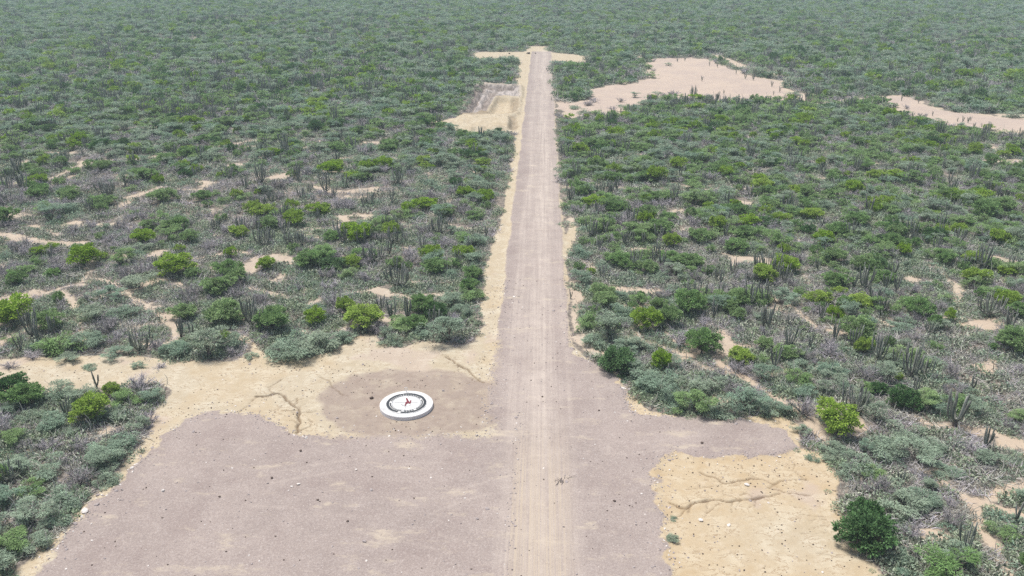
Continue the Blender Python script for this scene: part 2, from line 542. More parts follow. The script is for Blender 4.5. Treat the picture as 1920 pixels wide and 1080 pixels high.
    grav = mixc(rng_(n_pat, 0.50, 0.64, 0, 0.45), grav, (0.27, 0.215, 0.195))
    n_st = noise(5.0, 2, 0.8)
    grav = mixc(rng_(n_st, 0.52, 0.72, 0, 0.6), grav, (0.23, 0.19, 0.18))
    grav = mixc(rng_(n_st, 0.46, 0.28, 0, 0.6), grav, (0.50, 0.45, 0.42))
    grav = mixc(rng_(n_grit, 0.45, 0.75, 0, 0.6), grav, (0.22, 0.18, 0.175))
    grav = mixc(rng_(n_grit, 0.42, 0.25, 0, 0.6), grav, (0.50, 0.45, 0.42))
    wash = noise(0.30, 7, 0.72, stretch=(0.55, 1.3, 1))
    grav = mixc(rng_(wash, 0.56, 0.70, 0, 0.8), grav, (0.52, 0.45, 0.35))
    gm = edge(attr("gravel"), math_('ADD', math_('MULTIPLY', n_fine, 0.5), math_('MULTIPLY', n_grit, 0.5)), 1.7, 0.16)
    col = mixc(gm, col, grav)
    # wheel tracks
    st = noise(1.0, 6, 0.7, stretch=(2.3, 0.035, 1))
    st2 = noise(1.0, 3, 0.6, stretch=(7.0, 0.05, 1))
    tr = math_('MULTIPLY', attr("track"), rng_(st, 0.36, 0.60, 0.25, 1.0))
    tr = math_('MULTIPLY', tr, rng_(n_mid, 0.3, 0.6, 0.55, 1.0))
    col = mixc(math_('MULTIPLY', tr, 0.9), col, (0.57, 0.50, 0.43))
    tr2 = math_('MULTIPLY', attr("rut"), rng_(st2, 0.40, 0.62, 0.1, 0.9))
    col = mixc(math_('MULTIPLY', tr2, 0.8), col, (0.48, 0.405, 0.31))
    # basins
    pg = mixc(rng_(noise(0.9, 5, 0.7, stretch=(1.2, 0.12, 1)), 0.42, 0.58), (0.25, 0.225, 0.21), (0.45, 0.405, 0.375))
    col = mixc(attr("pitgrey"), col, pg)
    # darker brown in gully bottoms; basin edge lines with wall shade painted in
    col = mixc(attr("gully_brown_pit_shade"), col, (0.11, 0.065, 0.035))
    # stone speckle
    vo = N.new("ShaderNodeTexVoronoi")
    vo.inputs["Scale"].default_value = 2.6
    L.new(pos, vo.inputs["Vector"])
    sep = N.new("ShaderNodeSeparateColor")
    L.new(vo.outputs["Color"], sep.inputs[0])
    spot = math_('MULTIPLY', rng_(vo.outputs["Distance"], 0.14, 0.09), math_('GREATER_THAN', sep.outputs[0], 0.80))
    pale_s = math_('GREATER_THAN', sep.outputs[1], 0.55)
    scol = mixc(pale_s, (0.17, 0.13, 0.115), (0.62, 0.57, 0.52))
    bare_or = math_('MAXIMUM', attr("gravel"), attr("bare"))
    col = mixc(math_('MULTIPLY', spot, math_('MULTIPLY', bare_or, 0.75)), col, scol)
    hs = N.new("ShaderNodeHueSaturation")
    hs.inputs["Value"].default_value = 0.91
    L.new(col, hs.inputs["Color"])
    L.new(hs.outputs[0], b.inputs["Base Color"])
    bp = N.new("ShaderNodeBump")
    bp.inputs["Strength"].default_value = 0.5
    bp.inputs["Distance"].default_value = 0.06
    hh = math_('ADD', math_('MULTIPLY', n_grit, 0.5), math_('MULTIPLY', n_fine, 1.2))
    L.new(hh, bp.inputs["Height"])
    L.new(bp.outputs[0], b.inputs["Normal"])
    L.new(b.outputs[0], out.inputs[0])
    return m


M_EARTH = terrain_mat()


# ------------------------------------------------------------------ terrain: one continuous sheet, cut into ground / road / yard
def axis(lo_in, hi_in, step, lo, hi, grow):
    mid = list(np.arange(lo_in, hi_in + 1e-6, step))
    r, s = mid[-1], step
    right = []
    while r < hi:
        s = min(s * (1 + grow), 14)
        r += s
        right.append(r)
    l, s = mid[0], step
    left = []
    while l > lo:
        s = min(s * (1 + grow), 14)
        l -= s
        left.append(l)
    return np.array(left[::-1] + mid + right)


gx = axis(-34, 37, 0.15, -760, 760, 0.016)
gy = axis(56, 110, 0.15, 20, 345, 0.0125)
gy = gy[gy < 345]
st_ = np.diff(gy)
y1 = gy[np.argmax((gy > 110) & (np.append(st_, 9) > 0.8))]
gy = np.concatenate([gy[gy < y1], np.arange(y1, 345, 0.8)])
tail, s_ = [gy[-1]], 0.8
while tail[-1] < 1400:
    s_ = min(s_ * 1.02, 14)
    tail.append(tail[-1] + s_)
gy = np.concatenate([gy, tail[1:]])
XX, YY = np.meshgrid(gx, gy)
xf, yf = XX.ravel(), YY.ravel()
h, cut, rs, pg, pt, pl, scrubm = height(xf, yf, True)
cl = clear_field(xf, yf)
wx_, wy_ = wob(xf, yf, 0.5, 2.5)
pf = path_field(wx_, wy_)
bare = np.maximum(smooth(-0.6, 0.8, cl), smooth(-0.5, 0.7, pf + (fbm(xf, yf, 4, 77, 3) - 0.5) * 0.9) * 0.95)
pink = np.maximum(smooth(-2, 3, field_poly(xf, yf, PINK)), smooth(-2, 3, field_poly(xf, yf, PINK2)))
pink = np.maximum(pink, 0.6 * smooth(-0.5, 0.5, pf))
wx4, wy4 = wob(xf, yf, 1.3, 4.0)
ringm = smooth(-1.5, 1.3, field_poly(wx4, wy4, RING) + 0.5 + (fbm(xf, yf, 2.0, 113, 3) - 0.5) * 1.4)
wx2, wy2 = wob(xf, yf, 0.8, 2.0)
yd = field_poly(wx2, wy2, YARD) + (fbm(xf, yf, 1.1, 99, 3) - 0.5) * 1.3
softz = field_poly(xf, yf, W([(600, 760), (600, 880), (760, 905), (900, 890), (985, 960), (990, 620), (920, 640), (915, 760), (800, 800)]))
softz = smooth(-1.5, 1.5, softz)
sw = 0.6 + 2.2 * softz
nsoft = (fbm(xf, yf, 3.5, 95, 4) - 0.5) * 3.5 * softz
gravel = np.maximum(smooth(0, 1, (yd + nsoft + sw) / (2 * sw)), smooth(0, 1, (road_sd(xf, yf) + nsoft + sw) / (2 * sw)))
xc = at(1018, 600)[0]
xw = xf + (fbm(xf * 0.2, yf, 34, 115, 3) - 0.5) * 2.6
track = np.exp(-(((xw - xc) / 2.2) ** 2)) + 0.6 * np.exp(-(((xw - xc + 3.4) / 0.9) ** 2)) + 0.35 * np.exp(-(((xw - xc - 3.2) / 0.5) ** 2))
track = np.clip(track, 0, 1) * smooth(45, 60, yf) * smooth(ROADY1 + 20, ROADY1, yf) * (0.75 + 0.5 * (fbm(xf, yf, 14, 41, 2) - 0.5))
# faint turning arcs left by lorries on the yard
arcs = np.zeros(xf.shape)
for (px_, py_), (qx_, qy_), rad in (((1010, 900), (700, 1010), 26), ((1000, 860), (500, 900), 60), ((1010, 840), (1350, 820), 40), ((960, 1060), (420, 960), 70), ((1020, 960), (1120, 700), 34)):
    A_, B_ = np.array(at(px_, py_)), np.array(at(qx_, qy_))
    M_ = (A_ + B_) / 2
    n_ = np.array([-(B_ - A_)[1], (B_ - A_)[0]])
    L_ = np.linalg.norm(B_ - A_)
    n_ = n_ / L_ * math.sqrt(max(rad ** 2 - L_ ** 2 / 4, 1))
    cc = M_ + n_
    tt = seg_dist(xf, yf, tuple(A_), tuple(B_))[1]
    for off in (-0.95, 0.95):
        arcs = np.maximum(arcs, np.exp(-((np.hypot(xf - cc[0], yf - cc[1]) - rad - off) / 0.22) ** 2) * (tt > 0.01) * (tt < 0.99))
track = np.maximum(track, 0.25 * arcs * (fbm(xf, yf, 5, 101, 2) > 0.45))
fade_n = smooth(88, 70, yf)
xr0, xr1 = at(955, 1060)[0], at(1065, 1060)[0]
rut = smooth(xr0 - 0.6, xr0 + 0.3, xf) * smooth(xr1 + 1.2, xr1 - 0.6, xf) * fade_n
far_pale = smooth(-3, 3, field_poly(xf, yf, TEND))
och = np.where(xf > 8, 1.0, 0.0) * smooth(130, 120, yf)
och = np.clip(och + 0.45 * smooth(0.5, 0.62, fbm(xf, yf, 9, 51, 3)), 0, 1)
pc = at(1500, 1010)
och = och * (1 - 0.8 * np.exp(-(((xf - pc[0]) / 6.5) ** 2 + ((yf - pc[1]) / 5.0) ** 2)))
och = np.where(yf > 130, 0.25, och)
gully_brown_pit_shade = np.maximum(np.clip(cut / 0.15, 0, 1) * 0.72, 0.38 * line_field(xf, yf, PIT_LINES))  # basin lines darken the colour, shaded right wall of the tan basin included
pitg = smooth(-2.2, 0.3, pg) * smooth(0.5, -0.5, pt)
tanp = smooth(-0.5, 2.0, pt)
och = np.clip(np.maximum(och, 0.55 * tanp), 0, 1)
gravel = gravel * (1 - 0.75 * smooth(-2, 2, field_poly(xf, yf, TEND)) * (np.abs(xf - (ROADXL + ROADXR) / 2) > 6))
ny, nx = XX.shape
ii = np.arange(ny * nx).reshape(ny, nx)
quads = np.stack([ii[:-1, :-1], ii[:-1, 1:], ii[1:, 1:], ii[1:, :-1]], -1).reshape(-1, 4)
fx = xf[quads].mean(1)
fy = yf[quads].mean(1)
fr = (fx > ROADXL) & (fx < ROADXR) & (fy < ROADY1)
fyd = np.zeros(len(quads), bool)
mk = near_mask(fx, fy, YARD, 1)
fyd[mk] = poly_sd(fx[mk], fy[mk], YARD) > 0
cls = np.where(fr, 1, np.where(fyd, 2, 0))
VV = np.stack([xf, yf, h], 1)
ATT = dict(bare=bare, pink=pink, ring=ringm, gravel=gravel, track=track, rut=rut, ochre=och, gully_brown_pit_shade=gully_brown_pit_shade, pitgrey=pitg)
for c, nm in ((0, "ground"), (1, "road"), (2, "gravel_yard")):
    q = quads[cls == c]
    used = np.unique(q)
    remap = np.zeros(len(VV), np.int64)
    remap[used] = np.arange(len(used))
    me = np_mesh(nm, VV[used], remap[q], [M_EARTH], smooth_shade=True)
    for k, v in ATT.items():
        a = me.attributes.new(k, 'FLOAT', 'POINT')
        a.data.foreach_set("value", v[used].astype(np.float32))
    tag(link(nm, me), kind="structure")


# ------------------------------------------------------------------ plant prototypes (arrays of quads)
class G:
    def __init__(s):
        s.V, s.F, s.T, s.n = [], [], [], 0

    def add(s, V, F, T):
        s.V.append(V)
        s.F.append(F + s.n)
        s.T.append(T)
        s.n += len(V)

    def arr(s):
        return np.concatenate(s.V), np.concatenate(s.F), np.concatenate(s.T)


def norm(v):
    return v / (np.linalg.norm(v, axis=-1, keepdims=True) + 1e-9)


def leaves(g, P, D, L_, W_, r, tilt=0.5, base=None):
    n = len(P)
    D = norm(D)
    up = np.tile([0.0, 0, 1], (n, 1)) + r.normal(0, tilt, (n, 3))
    S = norm(np.cross(D, up))
    L_ = np.broadcast_to(L_, n)[:, None]
    W_ = np.broadcast_to(W_, n)[:, None]
    v = np.stack([P, P + D * L_ * 0.45 + S * W_, P + D * L_, P + D * L_ * 0.45 - S * W_], 1).reshape(-1, 3)
    f = np.arange(n * 4).reshape(n, 4)
    g.add(v, f, r.random(n) if base is None else 0.5 * base + 0.5 * r.random(n))


def tube(g, pts, rad, k=4, star=0.0, tone=0.5):
    pts = np.asarray(pts, float)
    n = len(pts)
    rad = np.broadcast_to(rad, n)
    tan = norm(np.gradient(pts, axis=0))
    ref = np.where(np.abs(tan[:, 2:3]) > 0.95, np.array([[1.0, 0, 0]]), np.array([[0.0, 0, 1]]))
    a = norm(np.cross(tan, ref))
    b_ = np.cross(tan, a)
    ang = np.linspace(0, 2 * np.pi, k, endpoint=False)
    mod = 1 - star * (np.arange(k) % 2)
    ring = pts[:, None] + (a[:, None] * np.cos(ang)[None, :, None] + b_[:, None] * np.sin(ang)[None, :, None]) * rad[:, None, None] * mod[None, :, None]
    v = ring.reshape(-1, 3)
    i = np.arange(n - 1)[:, None] * k
    j = np.arange(k)[None]
    jn = (j + 1) % k
    f = np.stack([i + j, i + jn, i + k + jn, i + k + j], -1).reshape(-1, 4)
    g.add(v, f, np.full(len(f), tone))


def limb(p0, p1, r, bend=0.15, n=5):
    t = np.linspace(0, 1, n)[:, None]
    p = p0 * (1 - t) + p1 * t
    L_ = np.linalg.norm(p1 - p0)
    off = r.normal(0, bend * L_, 3)
    p = p + off * (t * (1 - t)) * 2 + np.array([0, 0, 1.0]) * (-bend * L_ * 0.6) * t * (1 - t)
    return p


def make_thorn(seed, R=2.4, H=2.5, lod=0, form=0):
    """feathery thorn bush: ragged groups of flat sprays on thin limbs; form 0 bush, 1 umbrella, 2 low mat"""
    r = np.random.default_rng(seed)
    tr, cr = G(), G()
    nlobe = int(r.integers(5, 9))
    per = (6, 4, 3)[lod] + (1 if form == 0 else 0)
    nl = (66, 32, 20)[lod]
    hb, ht = ((0.35, 1.0), (0.72, 1.0), (0.15, 0.62))[form]
    stems = [np.array([r.normal(0, 0.2), r.normal(0, 0.2), -0.15]) for _ in range(3)]
    lob = []
    a0 = r.uniform(0, 6.28)
    for j in range(nlobe):
        a = a0 + 2 * np.pi * j / nlobe + r.normal(0, 0.35)
        q = r.uniform(0.25, 0.78) * R if j else 0.1
        lob.append((q * np.cos(a), q * np.sin(a), H * (hb + (ht - hb) * r.uniform(0.35, 1.0) * (1 - 0.35 * (q / R) ** 2)), r.uniform(0.55, 1.0) * R / 2.4))
    for j, (lx, ly, lz, ls_) in enumerate(lob):
        s0 = stems[j % 3] if form != 1 else stems[0]
        ctr = np.array([lx, ly, lz])
        mid = np.array([lx * 0.4, ly * 0.4, lz * (0.75 if form == 1 else 0.35)])
        t = np.linspace(0, 1, 6)[:, None]
        p = (1 - t) ** 2 * s0 + 2 * t * (1 - t) * mid + t ** 2 * (ctr - np.array([0, 0, 0.15]))
        p = p + r.normal(0, 0.04, p.shape)
        tube(tr, p, np.linspace(0.085, 0.03, 6), 4 if lod == 0 else 3, tone=r.random())
        for k in range(per):
            th0 = r.uniform(0, 2 * np.pi)
            rr = np.sqrt(r.random()) * ls_ * 1.05
            C = ctr + np.array([rr * np.cos(th0), rr * np.sin(th0), r.normal(0, 0.16) - 0.22 * rr * rr])
            if r.random() < 0.25:
                C[2] *= r.uniform(0.4, 0.75)
            if lod < 2:
                tube(tr, limb(p[4], C, r, 0.1, 4), np.linspace(0.028, 0.01, 4), 3, tone=r.random())
            sr = r.uniform(0.34, 0.62)
            n = int(nl * r.uniform(0.6, 1.2))
            th = r.uniform(0, 2 * np.pi, n)
            ra = np.sqrt(r.random(n)) * sr
            od = np.array([C[0], C[1], 0.0]) / (np.hypot(C[0], C[1]) + 0.1)
            P = C + np.stack([ra * np.cos(th), ra * np.sin(th), r.normal(0, 0.05, n) - 0.3 * ra ** 2 / sr], 1)
            D = np.stack([np.cos(th), np.sin(th), r.normal(-0.05, 0.3, n)], 1) + od * 0.6 + r.normal(0, 0.25, (n, 3))
            ls = (1.0, 1.35, 1.9)[lod]
            leaves(cr, P, D, r.uniform(0.18, 0.38, n) * ls * (1.15 if lod else 1), r.uniform(0.03, 0.052, n) * ls * (1.2 if lod else 1), r, 0.35, r.random())
    # bare whips sticking out
    for k in range((7, 4, 0)[lod]):
        a = r.uniform(0, 2 * np.pi)
        b0 = np.array([np.cos(a) * R * 0.4, np.sin(a) * R * 0.4, H * 0.4])
        d = norm(np.array([np.cos(a), np.sin(a), r.uniform(0.1, 1.2)]))
        tube(tr, limb(b0, b0 + d * r.uniform(0.9, 1.8), r, 0.12, 4), np.linspace(0.03, 0.012, 4), 3, tone=1.0)
    return tr.arr(), cr.arr()


def make_round(seed, R=2.1, H=3.0, stem=1.0, lod=0, dense=1.0, fringe=1.0):
    """rounder leafy tree with a clumped crown"""
    r = np.random.default_rng(seed)
    tr, cr = G(), G()
    ns = int((70, 34, 16)[lod] * dense)
    nl = (52, 34, 22)[lod]
    aa = r.uniform(0, 2 * np.pi, ns)
    u = r.random(ns)
    q = np.sqrt(u) * 0.92
    sh = 1 + 0.16 * np.cos(aa * 2 + seed) + 0.12 * np.cos(3 * aa + 2 * seed)
    top = stem + (H - stem) * (0.35 + 0.65 * np.sqrt(1 - (q * 0.95) ** 2))
    zf = r.random(ns) ** 0.45
    z = stem * (0.8 + 0.25 * r.random(ns)) + (top - stem) * zf
    bumps = 1 + 0.14 * np.sin(aa * 4 + seed * 2.1) * q
    C = np.stack([q * R * sh * np.cos(aa), q * R * sh * np.sin(aa), z * bumps], 1)
    s0 = np.array([0, 0, -0.15])
    fork = np.array([r.normal(0, 0.15), r.normal(0, 0.15), max(0.3, stem * 0.7)])
    tube(tr, limb(s0, fork, r, 0.12), np.linspace(0.15, 0.11, 5), 6, tone=0.3)
    for i in range(0, ns, 1 if lod == 0 else 3):
        mid = fork + (C[i] - fork) * 0.5 + np.array([0, 0, -0.15])
        t = np.linspace(0, 1, 5)[:, None]
        p = (1 - t) ** 2 * fork + 2 * t * (1 - t) * mid + t ** 2 * C[i]
        tube(tr, p, np.linspace(0.07, 0.015, 5) * (1.2 if i < 5 else 0.7), 3, tone=r.random())
    ctr = np.array([0, 0, stem + (H - stem) * 0.3])
    for i in range(ns):
        n = nl
        sr = r.uniform(0.28, 0.5) * R / 2.1
        d = norm(r.normal(0, 1, (n, 3)))
        P = C[i] + d * (sr * r.random(n) ** 0.5)[:, None] * np.array([1, 1, 0.6])
        D = d + norm(C[i] - ctr)[None] * 0.8 * fringe + r.normal(0, 0.4, (n, 3)) + np.array([0, 0, -0.15])
        ls = (1.0, 1.5, 2.2)[lod]
        leaves(cr, P, D, r.uniform(0.18, 0.36, n) * ls, r.uniform(0.055, 0.09, n) * ls, r, 0.7, r.random())
    return tr.arr(), cr.arr()


def make_dry(seed, R=1.7, H=1.9, lod=0):
    """leafless bush: grey twigs on dark limbs"""
    r = np.random.default_rng(seed)
    tr, cr = G(), G()
    nb = (14, 10, 7)[lod]
    nt = (34, 16, 8)[lod]
    for i in range(nb):
        a = r.uniform(0, 2 * np.pi)
        q = r.uniform(0.25, 1.0)
        tip = np.array([R * q * np.cos(a), R * q * np.sin(a), H * r.uniform(0.55, 1.0) * (1 - 0.3 * q * q)])
        p = limb(np.array([r.normal(0, 0.1), r.normal(0, 0.1), -0.1]), tip, r, 0.16, 6)
        tube(tr, p, np.linspace(0.055, 0.02, 6), 3, tone=r.random())
        for j in range(nt):
            t = r.uniform(0.3, 1.0)
            k = int(t * 4.99)
            b0 = p[k] + (p[k + 1] - p[k]) * (t * 4.99 - k)
            d = norm(norm(tip - p[0]) * 0.7 + r.normal(0, 0.65, 3) + np.array([0, 0, 0.2]))
            L_ = r.uniform(0.35, 0.8) * R / 1.7
            w = (0.016, 0.026, 0.05)[lod]
            tip2 = b0 + d * L_
            mid = (b0 + tip2) / 2 + r.normal(0, 0.07, 3)
            tube(cr, np.array([b0, mid, tip2]), np.array([w, w * 0.8, w * 0.4]), 3, tone=r.random())
    return tr.arr(), cr.arr()


def make_cactus(seed, H=4.2, n=8, spread=0.8, thick=0.105):
    """columnar cactus: short trunk and ribbed stems that bend out and rise; returns trunk and list of stems"""
    r = np.random.default_rng(seed)
    tr = G()
    tube(tr, np.array([[0, 0, -0.2], [0.02, 0, 0.3], [0, 0.03, H * 0.2]]), np.array([0.17, 0.15, 0.13]) * (1 + 0.02 * n), 8, 0.15, 0.3)
    stems = []
    for i in range(n):
        g = G()
        a = 2 * np.pi * i / n + r.normal(0, 0.35)
        q = spread * r.uniform(0.25, 1.0)
        z0 = H * r.uniform(0.06, 0.20)
        top = H * r.uniform(0.62, 1.0)
        lean = r.uniform(0.0, 0.16) * (top - z0)
        ca, sa = np.cos(a), np.sin(a)
        pts = [[0, 0, z0], [q * 0.45 * ca, q * 0.45 * sa, z0 + 0.16], [q * 0.85 * ca, q * 0.85 * sa, z0 + 0.5],
               [(q + lean * .3) * ca, (q + lean * .3) * sa, z0 + (top - z0) * 0.45], [(q + lean * .7) * ca, (q + lean * .7) * sa, z0 + (top - z0) * 0.75],
               [(q + lean) * ca, (q + lean) * sa, top - 0.05], [(q + lean) * ca, (q + lean) * sa, top]]
        tk = thick * r.uniform(0.8, 1.2)
        tube(g, pts, np.array([0.8, 0.9, 1, 1, 0.95, 0.75, 0.1]) * tk, 10, 0.25, r.random())
        stems.append(g.arr())
    return tr.arr(), stems


def make_under(seed, kind):
    r = np.random.default_rng(seed)
    g = G()
    if kind == 0:      # tangle of grey twigs
        for i in range(60):
            a, q = r.uniform(0, 2 * np.pi), np.sqrt(r.random()) * 0.9
            b0 = np.array([q * np.cos(a), q * np.sin(a), -0.02])
            d = norm(r.normal(0, 1, 3) * np.array([1, 1, 0.4]) + np.array([0, 0, 0.5]))
            L_ = r.uniform(0.3, 0.95)
            tube(g, np.array([b0, b0 + d * L_ * 0.5 + r.normal(0, 0.08, 3), b0 + d * L_]), np.array([0.03, 0.025, 0.014]), 3, tone=r.random())
    elif kind == 1:    # prickly pear pads
        for i in range(60):
            a, q = r.uniform(0, 2 * np.pi), np.sqrt(r.random()) * 0.9
            P = np.array([q * np.cos(a), q * np.sin(a), r.uniform(0, 0.5) * (1 - q * 0.5)])
            n_ = norm(r.normal(0, 1, 3))
            s_ = norm(np.cross(n_, np.array([0, 0, 1.0])))
            u_ = norm(np.cross(s_, n_)) * (0.14 if r.random() < .5 else 0.18)
            if u_[2] < 0: u_ = -u_
            s_ = s_ * 0.075
            o = n_ * 0.018
            v = []
            for sg in (1, -1):
                v += [P + o * sg, P + u_ * 0.7 + s_ + o * sg * .5, P + u_ * 1.6 + o * sg * .6, P + u_ * 0.7 - s_ + o * sg * .5]
            g.add(np.array(v), np.array([[0, 1, 2, 3], [7, 6, 5, 4]]), np.full(2, r.random()))
    elif kind == 2:    # low leafy clump
        n = 150
        a, q = r.uniform(0, 2 * np.pi, n), np.sqrt(r.random(n)) * 0.95
        P = np.stack([q * np.cos(a), q * np.sin(a), 0.55 * (1 - q ** 2) * r.random(n) ** 0.5 * (1 + 0.4 * np.sin(3 * a))], 1)
        D = np.stack([np.cos(a), np.sin(a), r.normal(0.3, 0.5, n)], 1) + r.normal(0, 0.5, (n, 3))
        leaves(g, P, D, r.uniform(0.16, 0.36, n), r.uniform(0.04, 0.07, n), r, 0.6)
    elif kind == 3:    # pale dead stems lying about and short stakes
        for i in range(14):
            a, q = r.uniform(0, 2 * np.pi), np.sqrt(r.random()) * 1.0
            b0 = np.array([q * np.cos(a), q * np.sin(a), 0.02])
            d = norm(r.normal(0, 1, 3) * np.array([1, 1, 0.25]) + np.array([0, 0, 0.15]))
            L_ = r.uniform(0.5, 1.5)
            tube(g, np.array([b0, b0 + d * L_ * 0.5 + r.normal(0, 0.06, 3), b0 + d * L_]), np.array([0.035, 0.03, 0.015]), 4, tone=r.random())
    return g.arr()


PROTO = {}      # kind -> list of dict(trunk=mesh, crown=mesh, all=mesh, far=mesh, r, h)


def both(name, tr, cr, mcr, mtr=M_BARK):
    V = np.concatenate([tr[0], cr[0]])
    F = np.concatenate([tr[1], cr[1] + len(tr[0])])
    T = np.concatenate([tr[2], cr[2]])
    mi = np.concatenate([np.zeros(len(tr[1]), int), np.ones(len(cr[1]), int)])
    return np_mesh(name, V, F, [mtr, mcr], T, mi)


def proto(kind, maker, mcr, n, seed0, r0, h0, mtr=M_BARK, partname="crown", **kw):
    L_ = []
    for i in range(n):
        t0, c0 = maker(seed0 + i, lod=0, **kw)
        t1, c1 = maker(seed0 + i, lod=1, **kw)
        t2, c2 = maker(seed0 + i, lod=2, **kw)
        L_.append(dict(trunk=np_mesh(kind + "_trunk", t0[0], t0[1], [mtr], t0[2]), crown=np_mesh(kind + "_" + partname, c0[0], c0[1], [mcr], c0[2]),
                       near=both(kind, t0, c0, mcr, mtr), mid=both(kind, t1, c1, mcr, mtr), far=both(kind, t2, c2, mcr, mtr), r=r0, h=h0, partname=partname))
    PROTO[kind] = L_


proto("thorn_bush", make_thorn, M_THORN, 4, 100, 2.5, 2.4, form=0)
_a = PROTO["thorn_bush"]
proto("thorn_bush", make_thorn, M_THORN, 3, 110, 2.5, 2.6, form=1, H=2.8)
_a += PROTO["thorn_bush"]
proto("thorn_bush", make_thorn, M_THORN, 4, 120, 2.5, 1.6, form=2)
_a += PROTO["thorn_bush"]
PROTO["thorn_bush"] = _a
proto("green_bush", make_thorn, M_GREEN, 3, 140, 2.5, 2.4, form=0)
_a = PROTO["green_bush"]
proto("green_bush", make_thorn, M_GREEN, 2, 150, 2.5, 1.6, form=2)
PROTO["green_bush"] = _a + PROTO["green_bush"]
proto("bright_tree", make_round, M_BRIGHT, 4, 200, 2.2, 3.0)
proto("mid_tree", make_round, M_GREEN, 4, 240, 2.2, 2.8, H=2.8, stem=0.7, fringe=1.4)
proto("dark_bush", make_round, M_DARK, 3, 300, 2.2, 2.6, H=2.6, stem=0.15, dense=1.25)
proto("dry_bush", make_dry, M_TWIG, 5, 400, 1.8, 1.9, partname="twigs")
CL = []
for i, (H_, n_, s_, tk_) in enumerate([(4.2, 8, 0.75, 0.105), (3.4, 5, 0.45, 0.10), (4.6, 12, 1.1, 0.10), (3.0, 3, 0.3, 0.11), (3.6, 18, 1.7, 0.085), (3.2, 9, 0.9, 0.10)]):
    tr, stems = make_cactus(500 + i, H_, n_, s_, tk_)
    g_ = G()
    g_.add(*tr)
    for s__ in stems:
        g_.add(*s__)
    allm = np_mesh("columnar_cactus", *g_.arr()[:2], [M_CACT], g_.arr()[2])
    CL.append(dict(trunk=np_mesh("cactus_trunk", tr[0], tr[1], [M_BARK], tr[2]), stems=[np_mesh("cactus_stem", s[0], s[1], [M_CACT], s[2]) for s in stems],
                   near=allm, mid=allm, far=allm, r=s_, h=H_))
PROTO["columnar_cactus"] = CL

